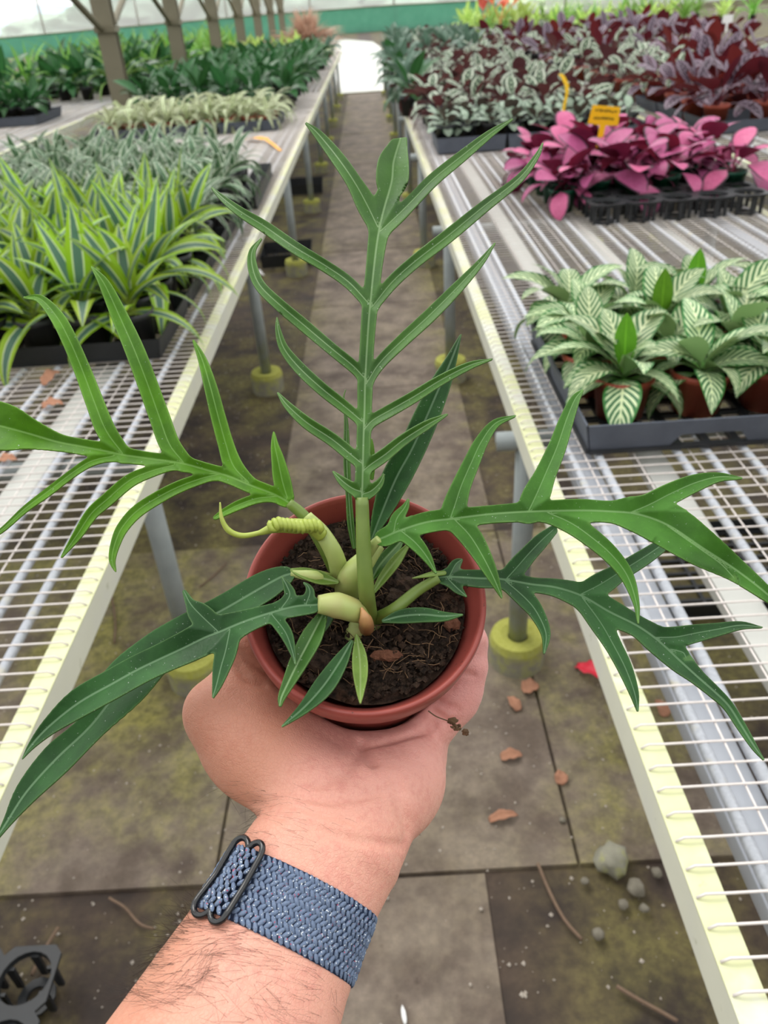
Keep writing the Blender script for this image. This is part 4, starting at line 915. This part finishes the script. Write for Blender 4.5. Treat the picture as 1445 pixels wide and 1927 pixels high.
Dc = [[(821,1088,6),(840,1086,15),(870,1087,15),(905,1089,17),(942,1090,17),(1000,1100,14),(1046,1106,17),(1095,1122,24),(1145,1151,25),(1197,1177,20),(1237,1205,25),(1277,1242,22),(1311,1273,15),(1345,1303,12),(1370,1328,10),(1394,1365,9),(1419,1405,6),(1437,1430,1.5)],
 [(846,1084,11),(857,1063,10),(868,1054,3)],[(842,1089,10),(860,1107,9),(877,1122,2)],
 [(953,1089,16),(973,1067,18),(994,1043,16),(1018,1018,14),(1040,998,9)],
 [(1092,1119,18),(1129,1100,22),(1169,1075,17),(1216,1046,15),(1255,1019,11),(1266,1010,8)],
 [(949,1092,14),(988,1126,17),(1010,1153,14),(1027,1192,9),(1024,1229,2)],
 [(1095,1125,18),(1129,1171,20),(1154,1214,16),(1176,1257,14),(1193,1303,9),(1200,1337,2)],
 [(1234,1200,19),(1271,1199,20),(1308,1192,17),(1348,1185,13),(1394,1177,8),(1434,1181,1.5)],
 [(1262,1222,16),(1284,1228,9),(1290,1237,1.5)]]
philo_leaf('lower_right_leaf', Dc, .338, (.06, -.42, .9), 'philo_dark', droop=.3, fold=.24, label='darker lobed leaf drooping right below the upper one')
Ec = [[(599,1138,6),(588,1139,15),(558,1141,19),(515,1152,17),(463,1169,22),(412,1190,32),(386,1200,32),(345,1220,30),(300,1241,28),(257,1262,28),(214,1286,28),(150,1322,27),(94,1366,16),(60,1402,7),(42,1428,1)],
 [(575,1139,12),(583,1117,9),(580,1104,5),(572,1097,2)],
 [(528,1147,12),(545,1122,11),(541,1105,8),(531,1086,2)],
 [(412,1190,22),(378,1158,22),(359,1137,10),(347,1114,4)],
 [(511,1156,12),(537,1190,12),(550,1225,6),(556,1250,1.5)],
 [(433,1186,20),(425,1225,20),(416,1257,16),(408,1289,9),(401,1312,2)]]
philo_leaf('lower_left_leaf', Ec, .318, (-.10, -.46, .88), 'philo_dark', droop=.25, fold=.26, label='dark green lobed leaf drooping to the lower left over the rim')
Fc_ = [[(549,1080,7),(530,1086,20),(493,1106,28),(429,1143,28),(343,1190,30),(290,1232,38),(232,1290,44),(172,1366,27),(107,1428,30),(51,1490,22),(15,1545,9),(-12,1588,1)]]
philo_leaf('rear_left_leaf', Fc_, .338, (-.16, -.40, .9), 'philo_dark', droop=.30, fold=.22, label='unlobed dark leaf hidden behind the lower left leaf')
G_ = [[(700,1012,4),(718,965,17),(745,900,27),(775,845,25),(800,790,24),(826,730,20),(848,680,11),(867,630,1.5)]]
philo_leaf('back_leaf', G_, .352, (.1, -.85, .5), 'philo_dark', fold=.3, label='long plain lance-shaped leaf standing behind the upright one', droop=.4, bend=(.15, 0))
H_ = [[(666,1030,3),(660,985,6),(656,930,5),(653,880,6),(652,830,5),(651,790,3),(647,750,1.2),(650,734,.8)]]
philo_leaf('narrow_leaf', H_, .352, (0, -.85, .5), 'philo_mid', fold=.5, step=1.5, k=2, bend=(.1, 0))
philo_leaf('narrow_leaf', [[(700,900,3),(701,870,5),(700,840,3),(699,826,1)]], .345, (0, -.85, .5), 'philo_bright', fold=.3, step=1.5, k=2)
for nm, ch, d_, nn, mt in (('small_leaf', [(722,1168,4),(755,1160,13),(795,1157,14),(835,1160,9),(870,1157,1.5)], .329, (.05, -.3, .95), 'philo_dark'),
        ('small_leaf', [(671,1196,3),(676,1232,13),(678,1265,14),(678,1298,8),(678,1323,1.5)], .325, (0, -.35, .93), 'philo_pale'),
        ('small_leaf', [(661,1208,4),(638,1248,15),(608,1292,19),(572,1332,11),(531,1367,1.5)], .322, (-.05, -.42, .9), 'philo_dark'),
        ('small_leaf', [(612,1148,6),(588,1195,19),(562,1245,17),(541,1288,11),(530,1312,7),(527,1327,3)], .322, (-.1, -.42, .9), 'philo_mid'),
        ('small_leaf', [(640,1120,4),(622,1150,11),(605,1180,10),(590,1195,4)], .331, (-.1, -.42, .9), 'philo_dark'),
        ('bract_leaf', [(704,1112,4),(722,1085,9),(745,1055,10),(766,1028,4)], .332, (0, -.6, .8), 'philo_pale'),
        ('bract_leaf', [(700,1090,4),(716,1062,11),(740,1035,11),(756,1018,4)], .335, (0, -.6, .8), 'philo_mid'),
        ('bract_leaf', [(836,1078,4),(815,1080,5),(795,1084,3),(776,1088,.8)], .337, (0, -.3, .9), 'philo_pale'),
        ('bract_leaf', [(634,1095,4),(605,1088,12),(575,1079,11),(550,1073,4)], .333, (0, -.4, .9), 'philo_pale')):
    philo_leaf(nm, [ch], d_, nn, mt, fold=.3, step=2, k=3, droop=.5)
# petioles, sheaths and the new leaf
def depth_of(P): return float((np.asarray(P)-EYE) @ RW[:, 2])
ds = lambda x, y, up=0.0: depth_of(onsoil(x, y, up))
stalk('petiole', [(697,1172,ds(697,1172)+.002), (690,1120,.324), (684,1030,.319), (681,936,.3175)], [.0037, .0035, .0031, .0027], 'petiole', 12, label='thick olive stalk of the upright leaf')
stalk('petiole', [(700,1168,ds(700,1168)+.002), (740,1148,.334), (785,1112,.338), (826,1088,.338)], [.0031, .0028, .0025, .0021], 'petiole', 12)
stalk('petiole', [(640,1092,ds(640,1092)+.003), (610,1030,.338), (575,975,.334), (543,946,.332)], [.0034, .003, .0026, .0022], 'petiole', 12)
stalk('petiole', [(668,1078,ds(668,1078)+.002), (690,1045,.331), (704,1025,.324), (714,1014,.322)], [.0026, .0025, .0022, .0018], 'sheath', 12)
stalk('petiole', [(640,1098,ds(640,1098)), (600,1086,.336), (549,1079,.337)], [.0028, .0030, .0018], 'sheath', 12)
stalk('sheath', [(644,1105,ds(644,1105)+.002), (632,1050,.334), (606,1003,.331), (578,970,.331)], [.0046, .0040, .0034, .0022], 'sheath', 12, label='pale papery sheath with brown streaks around the left stalks')
stalk('sheath', [(702,1165,ds(702,1165)+.003), (668,1150,.326), (632,1139,.320), (598,1137,.318)], [.0030, .0050, .0056, .0038], 'sheath', 14)
stalk('sheath', [(690,1185,ds(690,1185)+.002), (688,1168,.322), (680,1143,.320)], [.0036, .0030, .0004], 'bract', 10, label='brown pointed bract at the foot of the stalks')
stalk('stem', [(655,1118,ds(655,1118)+.006), (660,1085,.337), (690,1052,.332), (718,1028,.333)], [.007, .0056, .0045, .0016], 'sheath', 14)
stalk('stem', [(662,1208,ds(662,1208)+.004), (672,1185,ds(672,1185)), (700,1172,ds(700,1172)+.004)], [.0035, .0048, .0060], 'sheath', 12)
nl = stalk('new_leaf', [(606,1008,.328), (585,992,.325), (555,990,.323), (520,992,.321), (487,1003,.320), (455,1008,.319), (430,998,.318), (417,975,.317), (414,945,.317)], [.0030, .0030, .0034, .0026, .0011, .0012, .0013, .0009, .0003], 'shoot', 10, label='curled yellow-green new leaf still unrolling')
rg2 = random.Random(4)
for k in range(11):
    x = 518+8.2*k; y = 991-2*math.sin(k*1.1)+rg2.uniform(-3, 3); a = [(x-6, y-12, .321+.0002*k), (x-1, y-9, .3175), (x+4, y+2, .3168), (x+2, y+11, .319)]
    stalk('folded_lobe', a, [.0004, .0014, .0015, .0005], 'shoot', 7, parent=nl, sub=4)
stalk('folded_lobe', [(522,990,.318), (508,984,.317), (512,996,.3165), (524,998,.318)], [.0006, .0013, .0013, .0005], 'shoot', 7, parent=nl, sub=4)

# loose roots hanging from the pot by the fingers
def hang(pts, r): P = spline([list(U(*p)) for p in pts], 5); return tube(P-U(*pts[0]), r, 5)
rt_ = MB(); v, f = hang([(806,1338,.345), (820,1348,.346), (838,1355,.347), (848,1358,.347)], .0003); rt_.add(v, f)
o0 = U(806, 1338, .345)
rg3 = random.Random(8)
for k in range(16):
    x, y = 846+rg3.uniform(0, 32), 1356+rg3.uniform(-3, 3); y += (x-846)*.8
    pts = [(x+rg3.uniform(-7, 7), y+rg3.uniform(-4, 4), .347+rg3.uniform(-.001, .001)) for _ in range(4)]; P = spline([list(U(*p)) for p in pts], 4)-o0; rt_.add(*tube(P, rg3.uniform(.0003, .0009), 5))
o = rt_.build('root_strand', M['fibre'], None, o0, smooth=True); tag(o, 'stringy brown root clump dangling beside the fingers', 'root')

# ------------------------------------------------------------------ hand and forearm
class Field:
    """smooth union of rounded shapes sampled on a grid, turned into one quad skin by surface nets"""
    def __init__(s, lo, hi, h):
        s.lo = np.array(lo); s.h = h; s.n = np.ceil((np.array(hi)-s.lo)/h).astype(int)+1; s.d = np.full(s.n, .05, np.float32)
    def block(s, lo, hi):
        a = np.clip(np.floor((np.array(lo)-s.lo)/s.h).astype(int), 0, s.n-1); b = np.clip(np.ceil((np.array(hi)-s.lo)/s.h).astype(int)+1, 1, s.n); sl = tuple(slice(i, j) for i, j in zip(a, b))
        ax = [s.lo[i]+s.h*np.arange(a[i], b[i]) for i in range(3)]; return sl, np.stack(np.meshgrid(*ax, indexing='ij'), -1)
    def union(s, sl, d, k):
        c = s.d[sl]; h = np.maximum(k-np.abs(c-d), 0)/k; s.d[sl] = np.minimum(c, d)-h*h*k*.25
    def cone(s, a, b, ra, rb, k=.006):
        a, b = np.array(a), np.array(b); m = max(ra, rb)+k+.004; sl, P = s.block(np.minimum(a, b)-m, np.maximum(a, b)+m)
        ab = b-a; t = np.clip(((P-a) @ ab)/(ab @ ab), 0, 1); d = np.linalg.norm(P-a-t[..., None]*ab, axis=-1)-(ra+(rb-ra)*t); s.union(sl, d.astype(np.float32), k)
    def chain(s, pts, rad, k=.006):
        for i in range(len(pts)-1): s.cone(pts[i], pts[i+1], rad[i], rad[i+1], k)
    def ellip(s, c, axes, rad, k=.008):
        c = np.array(c); Rm = np.linalg.qr(np.array(axes).T)[0].T; m = max(rad)+k+.003; sl, P = s.block(c-m, c+m); q = (P-c) @ Rm.T/np.array(rad); l = np.linalg.norm(q, axis=-1)+1e-9; l2 = np.linalg.norm(q/np.array(rad), axis=-1)+1e-9
        s.union(sl, (l*(l-1)/l2).astype(np.float32), k)
    def slab(s, C_, lat, thk, a, b, k=.01):
        """elliptic tube through centres C_, half widths a along lat and b along thk"""
        C_ = np.array(C_); m = max(a)+k+.004; sl, P = s.block(C_.min(0)-m, C_.max(0)+m); best = np.full(P.shape[:3], 9., np.float32)
        for i in range(len(C_)-1):
            ab = C_[i+1]-C_[i]; t = np.clip(((P-C_[i]) @ ab)/(ab @ ab), 0, 1)[..., None]; q = P-C_[i]-t*ab
            L = unit(lat[i]); u = q @ L; w_ = q-u[..., None]*L; wd = np.linalg.norm(w_, axis=-1); A = a[i]+(a[i+1]-a[i])*t[..., 0]; B_ = b[i]+(b[i+1]-b[i])*t[..., 0]
            e = np.sqrt((u/A)**2+(wd/B_)**2)+1e-9; g_ = np.sqrt((u/A**2)**2+(wd/B_**2)**2)+1e-6; best = np.minimum(best, np.where(e < .02, -B_, e*(e-1)/g_))
        s.union(sl, best.astype(np.float32), k)
    def groove(s, pts, width, depth):
        pts = np.array(pts); m = width*3; sl, P = s.block(pts.min(0)-m, pts.max(0)+m); best = np.full(P.shape[:3], 9.)
        for a, b in zip(pts[:-1], pts[1:]):
            ab = b-a; t = np.clip(((P-a) @ ab)/(ab @ ab+1e-12), 0, 1); best = np.minimum(best, np.linalg.norm(P-a-t[..., None]*ab, axis=-1))
        s.d[sl] += (depth*np.exp(-(best/width)**2)).astype(np.float32)
    def carve(s, fn, lo, hi, k=.003):
        sl, P = s.block(lo, hi); d = -fn(P); c = s.d[sl]; h = np.maximum(k-np.abs(c-d), 0)/k; s.d[sl] = np.maximum(c, d)+h*h*k*.25
    def skin(s):
        D = s.d; ins = D < 0; n0, n1, n2 = s.n; cnt = np.zeros((n0-1, n1-1, n2-1)); acc = np.zeros((n0-1, n1-1, n2-1, 3)); cor = [(i, j, k) for i in (0, 1) for j in (0, 1) for k in (0, 1)]
        sub = lambda c: D[c[0]:n0-1+c[0], c[1]:n1-1+c[1], c[2]:n2-1+c[2]]
        for a in cor:
            for ax in range(3):
                if a[ax]: continue
                b = list(a); b[ax] = 1; da, db = sub(a), sub(b); x = (da < 0) != (db < 0); t = np.where(x, da/(da-db+1e-12), 0)
                for q in range(3): acc[..., q] += np.where(x, a[q]+(t if q == ax else 0), 0)
                cnt += x
        act = cnt > 0; idx = np.full(act.shape, -1); idx[act] = np.arange(act.sum()); I = np.argwhere(act); V = s.lo+s.h*(I+acc[act]/cnt[act][:, None]); Fs = []
        for ax in range(3):
            o1, o2 = [(1, 2), (2, 0), (0, 1)][ax]; sa = [slice(1, -1)]*3; sa[ax] = slice(0, -1); sb_ = [slice(1, -1)]*3; sb_[ax] = slice(1, None)
            x0_ = ins[tuple(sa)]; x1_ = ins[tuple(sb_)]; e = np.argwhere(x0_ != x1_); fl = x0_[tuple(e.T)]; base = e.copy(); base[:, o1] += 1; base[:, o2] += 1
            def cell(d1, d2): c = base.copy(); c[:, o1] += d1; c[:, o2] += d2; return idx[tuple(c.T)]
            Q = np.stack([cell(-1, -1), cell(0, -1), cell(0, 0), cell(-1, 0)], 1); Q[~fl] = Q[~fl][:, ::-1]; Fs.append(Q)
        return V, np.vstack(Fs)
HU = U
latdir = lambda p, q: unit(HU(*q)-HU(*p))
pts_all = [U(400, 2060, .27), U(250, 1900, .27), U(700, 1900, .3), U(300, 1300, .36), U(950, 1150, .42), U(690, 950, .44), U(480, 1080, .42), U(690, 1300, .45)]
lo = np.min(pts_all, 0)-.035; hi = np.max(pts_all, 0)+.035
fd = Field(lo, hi, .0012)
LAT = latdir((500, 1640, .31), (672, 1722, .31))
arm = [(372,2080,.262), (452,1905,.283), (502,1800,.296), (552,1700,.308), (618,1592,.322), (660,1505,.340), (690,1462,.364), (712,1428,.390)]
Ca = [U(*p) for p in arm]
fd.slab(Ca, [LAT]*3+[LAT, unit(LAT+.15*RW[:, 1]*-1), unit(LAT-.25*RW[:, 1]), unit(LAT-.35*RW[:, 1])], None, [.042, .0375, .0345, .0325, .0318, .0325, .031, .028], [.034, .030, .026, .0225, .021, .019, .017, .013], k=.012)
# palm under the pot, with metacarpals running to the knuckles
HB = PH+.0135
mcp = {'index': inpot(.020, 112, HB+.004), 'middle': inpot(.022, 60, HB+.005), 'ring': inpot(.030, 15, HB+.002), 'little': U(800, 1372, .388)}
for kname, w0, r0, r1 in (('index', (628,1500,.348), .014, .0115), ('middle', (655,1500,.350), .0145, .0118), ('ring', (690,1490,.350), .0145, .0115), ('little', (735,1490,.350), .015, .0125)):
    a = U(*w0); b = mcp[kname]; mid = (a+b)/2-PN*.021; fd.chain([a, mid, b], [r0, .0150, r1], .012)
fd.ellip(U(762, 1478, .362), [LAT, unit(U(800, 1380, .37)-U(770, 1500, .35)), PN], (.0165, .024, .016), .012)       # heel on the little-finger side
fd.ellip(U(516, 1412, .356), [unit(U(640, 1400, .36)-U(440, 1370, .35)), unit(U(520, 1330, .36)-U(590, 1480, .345)), PN], (.033, .026, .021), .012)   # ball of the thumb
fd.ellip(U(598, 1474, .362), [unit(U(640, 1400, .36)-U(440, 1370, .35)), unit(U(520, 1330, .36)-U(590, 1480, .345)), PN], (.026, .018, .012), .012)
# thumb
tj = [U(572, 1490, .340), U(452, 1372, .352), inpot(.0620, 204, .049), inpot(.0580, 190, .040), inpot(.0565, 182, .037)]
fd.chain(tj, [.0185, .0158, .0118, .0108, .0082], .010)
fd.ellip(U(402, 1338, .352), [ER, EA, PN], (.0105, .012, .0125), .010)
fd.cone(U(402, 1338, .352), tj[2], .0125, .0112, .008)
# fingers curl up around the far and right side of the pot
def finger(m0, joints, rad): fd.chain([m0]+[inpot(*j) for j in joints], rad, .0045)
finger(mcp['little'], [(.0530, -30, .066), (.0535, -14, .055), (.0530, -2, .050), (.0525, 6, .048)], [.0112, .0100, .0085, .0076, .0060])
fd.cone(U(826, 1345, .386), inpot(.0535, -24, .062), .0108, .0096, .006)
finger(mcp['ring'], [(.0560, 22, HB-.012), (.0605, 30, .055), (.0605, 44, .036), (.0590, 51, .028)], [.0115, .0105, .0092, .0082, .0062])
finger(mcp['middle'], [(.0545, 56, HB-.008), (.0610, 60, .054), (.0605, 71, .033), (.0590, 76, .025)], [.0118, .0108, .0095, .0084, .0064])
finger(mcp['index'], [(.0530, 92, HB-.008), (.0605, 92, .054), (.0600, 98, .034), (.0590, 102, .026)], [.0115, .0105, .0092, .0082, .0062])
# the pot keeps its room: nothing of the hand enters it
def potshape(P):
    q = P-PC; h = -(q @ PN); rho = np.linalg.norm(q+h[..., None]*PN, axis=-1); rw = PB+(PR-.003-PB)*(1-np.clip(h/PH, 0, 1)); rw = np.where(h < .0165, PR+.0008, rw); return np.maximum(rho-rw-.0006, np.maximum(h-PH-.0006, -h-.01))
fd.carve(potshape, PC-.13, PC+.09, .0015)
G3 = lambda pts: [U(*p) for p in pts]
def ongroove(pix, width, depth):
    """grooves follow the skin under the given sight lines"""
    out = []
    for x, y in pix:
        r = ray(x, y)
        for d in np.arange(.24, .43, .0007):
            q = np.round((EYE+r*d-fd.lo)/fd.h).astype(int)
            if (q >= 0).all() and (q < fd.n).all() and fd.d[tuple(q)] < 0: out.append(EYE+r*d); break
    if len(out) > 1: fd.groove(spline(out, 4), width, depth)
ongroove([(680,1394), (684,1408), (694,1424), (700,1436)], .0022, 0.0043)
ongroove([(684,1405), (660,1440), (628,1462), (596,1474)], .0028, 0.0019)
ongroove([(700,1402), (740,1392), (784,1380), (815,1362)], .0022, 0.0030)
ongroove([(816,1340), (834,1352), (848,1362)], .0016, 0.0036); ongroove([(822,1318), (846,1330), (858,1334)], .0014, 0.0028); ongroove([(868,1262), (880,1268), (890,1270)], .0012, 0.0022)
ongroove([(482,1535), (540,1540), (610,1565), (690,1585), (760,1590)], .0018, 0.0015); ongroove([(470,1510), (530,1512), (600,1530), (660,1545)], .0016, 0.0014)
ongroove([(560,1500), (620,1510), (690,1500), (735,1480)], .0018, 0.0014); ongroove([(440,1235), (452,1262), (470,1282), (496,1290)], .0016, 0.0026); ongroove([(452,1222), (475,1250), (505,1268)], .0012, 0.0019)
ongroove([(742,1470), (752,1520), (766,1560)], .003, 0.0014)
V, Q = fd.skin()
HANDV = V.copy(); base = U(620, 1560, .335)
person = thing('person', 'bare left hand and hairy forearm holding the pot from below', 'person', base)
def skin_mat():
    t = NT('skin'); p = t.coord(); n1 = t.noise(38, 4, p); n2 = t.noise(330, 4, p, .6); n3 = t.noise(900, 3, p); vor = t.node('ShaderNodeTexVoronoi'); vor.inputs['Scale'].default_value = 620; vor.feature = 'DISTANCE_TO_EDGE'; t.link(p, vor.inputs['Vector'])
    tan = t.mix(n1, lin('da9c86'), lin('e6ab98')); pink = t.mix(n1, lin('e89e98'), lin('f0b4ac')); c = t.mix(t.attr('pink'), tan, pink)
    c = t.mix(t.math('MULTIPLY', t.step(t.math('ADD', t.math('MULTIPLY', n2, .5), t.math('MULTIPLY', n1, .5)), .45, .65), .4), c, lin('cc7c70')); c = t.mix(t.math('MULTIPLY', t.attr('tan'), .55), c, lin('b87a58'))
    t.bump(t.math('ADD', t.math('MULTIPLY', t.step(vor.outputs['Distance'], 0, .12), .35), t.math('ADD', n2, t.math('MULTIPLY', n3, .4))), .4, .0008)
    t.b.inputs['Subsurface Weight'].default_value = .18; t.b.inputs['Subsurface Radius'].default_value = (1, .38, .22); t.b.inputs['Subsurface Scale'].default_value = .004
    return t.done(c, t.math('ADD', .40, t.math('MULTIPLY', n2, .2)), .45)
M['skin'] = skin_mat()
me = mesh('hand_and_forearm', V-base, Q)
cs = np.column_stack([V-EYE]) @ RW; PXY = np.column_stack([CX+F*cs[:, 0]/cs[:, 2], CY+F*cs[:, 1]/cs[:, 2]])
pink = np.clip((1560-PXY[:, 1])/260, 0, 1)*np.clip((PXY[:, 0]-430)/250, .25, 1); ax_ = unit(Ca[3]-Ca[1]); lt = ((V-Ca[2]) @ LAT)
tanv = np.clip((-lt-.012)/.022, 0, 1)
for nm, ar in (('pink', pink), ('tan', tanv)): me.attributes.new(nm, 'FLOAT', 'POINT').data.foreach_set('value', ar.astype(np.float32))
body = obj('hand_and_forearm', me, M['skin'], person); sm_ = body.modifiers.new('smooth', 'SMOOTH'); sm_.factor = .5; sm_.iterations = 2
# surface lookup: march along a direction to the skin
def fdist(P):
    q = np.round((P-fd.lo)/fd.h).astype(int)
    return fd.d[tuple(q)] if (q >= 0).all() and (q < fd.n).all() else .05
def fgrad(P):
    h = fd.h*1.5; return unit([fdist(P+np.array(e)*h)-fdist(P-np.array(e)*h) for e in ((1,0,0),(0,1,0),(0,0,1))]+np.array([1e-9, 0, 0]))
def out_hit(c, d, start=.06):
    t = start
    while t > .004:
        if fdist(c+d*t) < 0: return t
        t -= .0007
    return .02
# arm hair
M['hair'] = simple('dark_hair', '2c1d16', .5, .4, var=.2)
hv = []; hf = []; rh = random.Random(31); axis = unit(Ca[1]-Ca[5])          # hairs lie back towards the elbow and outwards
THK = unit(np.cross(axis, LAT)); THK = THK if THK @ (EYE-Ca[2]) > 0 else -THK
def hair_at(ci, th, L, r=.00006):
    i = int(ci); fr = ci-i; c = Ca[i]+(Ca[i+1]-Ca[i])*fr; d = unit(LAT*math.cos(th)+THK*math.sin(th)); P = c+d*out_hit(c, d); n_ = fgrad(P); side = unit(np.cross(axis, n_))
    fl = noise.noise(Vector(P)*45); dr = unit(axis*(.25+.5*fl+rh.uniform(-.25, .25))+side*(.9*math.sin(fl*4+1)+rh.uniform(-.3, .3))-LAT*.3+n_*.10); pts = [P-n_*.0003]; q = P.copy(); bend_ = .5*noise.noise(Vector(P)*60)+rh.uniform(-.35, .35)
    for s in range(5):
        dr = unit(dr+side*bend_*.25-n_*.02); q = q+dr*L/5; dd = fdist(q)
        if dd < .0003: q = q+fgrad(q)*(.0004-min(dd, .0003))
        pts.append(q.copy())
    tv, tf = tube(np.array(pts)-base, np.linspace(r, r*.35, len(pts)), 3, False); b = len(hv); hv.extend(tv); hf.extend(tuple(k+b for k in q_) for q_ in tf)
for k in range(420): hair_at(rh.uniform(.6, 2.3), math.pi-abs(rh.gauss(.0, .75)), rh.uniform(.008, .018), .00005)
for k in range(70): hair_at(rh.uniform(.6, 2.3), math.pi+rh.uniform(0, .4), rh.uniform(.006, .012), .00005)
for k in range(150): hair_at(rh.uniform(.6, 2.3), rh.uniform(.5, 2.4), rh.uniform(.006, .013), .00004)
for k in range(90): hair_at(rh.uniform(3.4, 4.4), math.pi+rh.uniform(-.2, .45), rh.uniform(.005, .011), .00005)
for k in range(45): hair_at(rh.uniform(3.4, 4.6), rh.uniform(1.6, 2.9), rh.uniform(.005, .010), .00004)
for k in range(40): hair_at(rh.uniform(3.4, 5.2), -rh.uniform(.1, .5), rh.uniform(.004, .008), .00005)
obj('arm_hair', mesh('arm_hair', hv, hf), M['hair'], person, kind='stuff')

# ------------------------------------------------------------------ woven watch strap
BC = U(541, 1722, .306); BL = latdir((392, 1650, .306), (685, 1800, .306)); AX = unit(Ca[4]-Ca[2]); AX = unit(AX-BL*(AX @ BL)); BT = np.cross(BL, AX); BT = BT if BT @ (EYE-BC) > 0 else -BT
BW = .0255; NS = 180
ring = []                                                       # strap path hugging the skin, smoothed
for k in range(NS):
    a = 2*math.pi*k/NS; d = unit(BL*math.cos(a)+BT*math.sin(a)); ring.append([out_hit(BC+AX*o_, d) for o_ in (-BW*.45, 0, BW*.45)])
ring = np.array(ring)
for _ in range(5): ring = (np.roll(ring, 1, 0)+ring+np.roll(ring, -1, 0))/3
ring = np.maximum(ring, ring.mean(1, keepdims=True)-.001)
def band(s, t, off):                                            # s in turns, t in -1..1 across, off outward
    q = (s % 1)*NS; i = int(q); fr = q-i; a_ = ring[i % NS]*(1-fr)+ring[(i+1) % NS]*fr; r = np.interp(t, [-.9, 0, .9], a_)
    a = 2*math.pi*s; d = unit(BL*math.cos(a)+BT*math.sin(a)); return BC+AX*t*BW/2+d*(r+off)
def band_out(s): a = 2*math.pi*s; return unit(BL*math.cos(a)+BT*math.sin(a))
strap = thing('watch_strap', 'blue-grey braided watch strap with black sliding buckle around the wrist', 'watch strap', BC)
M['strap_base'] = simple('strap_weft', '252f44', .9, .1, var=.3, scale=800)
def strap_mat():
    t = NT('strap_yarn'); p = t.coord(); n1 = t.noise(150, 3, p); n2 = t.noise(1500, 2, p); v1 = t.noise(700, 1, p)
    c = t.mix(n1, lin('56657f'), lin('76849c')); c = t.mix(t.math('MULTIPLY', t.step(n2, .4, .7), .35), c, lin('8492a6'))
    c = t.mix(t.step(t.noise(1150, 1, p), .67, .70), c, lin('e8ecee')); mp = t.node('ShaderNodeMapping'); mp.inputs['Location'].default_value = (3, 5, 7); t.link(p, mp.inputs[0]); c = t.mix(t.step(t.noise(900, 1, mp.outputs[0]), .71, .74), c, lin('b8485c'))
    t.bump(n2, .4, .0004); return t.done(c, .85, .15)
M['strap_yarn'] = strap_mat()
v = []; f = []; NT_ = 13
for k in range(NS):
    for j in range(NT_):
        t_ = -1+2*j/(NT_-1); v.append(band(k/NS, t_, .0009)-BC)
    for j in range(NT_): v.append(band(k/NS, 1-2*j/(NT_-1), .0001)-BC)
w2 = 2*NT_
for k in range(NS):
    for j in range(w2): a, b = k*w2+j, ((k+1) % NS)*w2+j; a2, b2 = k*w2+(j+1) % w2, ((k+1) % NS)*w2+(j+1) % w2; f.append((a, a2, b2, b))
obj('strap_band', mesh('strap_band', v, f), M['strap_base'], strap)
S0, S1 = .372, .446                                            # buckle bars along the strap
def raise_(s): return .0026*np.clip(1-abs((s-(S0+S1)/2)/((S1-S0)/2*1.0))**3, 0, 1)
by = MB(); per = float(np.mean(ring))*2*math.pi; ncol = 11; nrow = int(per/.0025); sph = []
for i in range(5):
    for k in range(6): th = math.pi*(i+.0)/4; sph.append((math.sin(th)*math.cos(k*math.pi/3), math.sin(th)*math.sin(k*math.pi/3), math.cos(th)))
sphf = [(i*6+k, (i+1)*6+k, (i+1)*6+(k+1) % 6, i*6+(k+1) % 6) for i in range(4) for k in range(6)]
for i in range(nrow):
    for j in range(ncol):
        s = (i+.5*(j % 2))/nrow; t_ = -1+2*(j+.5)/ncol; edge_ = j in (0, ncol-1)
        ang = math.radians((48 if j % 2 else -48)+rh.uniform(-8, 8)); P = band(s, t_*.985, .0010+raise_(s)-(.0004 if edge_ else 0)); o_ = band_out(s); tg = unit(np.cross(AX, o_)); d1 = unit(tg*math.cos(ang)+AX*math.sin(ang)); d2 = np.cross(o_, d1)
        by.add([P+d1*x*.0020+d2*y*.00105+o_*z*.00085-BC for z, x, y in [(q[0], q[2], q[1]) for q in sph]], sphf)
by.build('braided_yarn', M['strap_yarn'], strap, kind='stuff', smooth=True)
def buckle_mat():
    t = NT('black_buckle'); t.b.inputs['Coat Weight'].default_value = .25; t.b.inputs['Coat Roughness'].default_value = .05; return t.done((.008, .008, .009), .22, .5)
M['buckle'] = buckle_mat()
def buckle_frame(name):
    """one wire frame: a bar on each side of the strap opening, ends pinched in over the hidden middle bar"""
    e = BW/2+.0010; hw = (S1-S0)*per/2; pts = []
    side = [(-hw, -e*.78), (-hw, -e*.4), (-hw, 0), (-hw, e*.4), (-hw, e*.78), (-hw*.93, e*.98), (-hw*.72, e*1.10), (-hw*.45, e*1.12), (-hw*.2, e*1.05), (0, e*.93), (hw*.2, e*1.05), (hw*.45, e*1.12), (hw*.72, e*1.10), (hw*.93, e*.98)]
    loop = side+[(-x, -y) for x, y in side]
    lp = spline(loop+[loop[0]], 4)[:-1]; P = np.array([band((S0+S1)/2+x/per, y/(BW/2), .0036-.0010*(1-(x/hw)**2)) for x, y in lp])-BC; m_ = len(P); n_ = 10; v = []; f = []
    for i in range(m_):
        t_ = unit(P[(i+1) % m_]-P[i-1]); o_ = P[i]-AX*(P[i] @ AX); o_ = unit(o_-t_*(o_ @ t_)); b_ = np.cross(t_, o_)
        for k in range(n_): a = 2*math.pi*k/n_; v.append(P[i]+.00125*(math.cos(a)*o_+math.sin(a)*b_))
    for i in range(m_):
        for k in range(n_): f.append((i*n_+k, i*n_+(k+1) % n_, ((i+1) % m_)*n_+(k+1) % n_, ((i+1) % m_)*n_+k))
    return obj(name, mesh(name, v, f), M['buckle'], strap, label='glossy black wire slide buckle')
bk = buckle_frame('buckle')
v, f = tube([band((S0+S1)/2, y, .0022)-BC for y in np.linspace(-1.02, 1.02, 7)], .001, 8); obj('middle_bar', mesh('middle_bar', v, f), M['buckle'], bk)
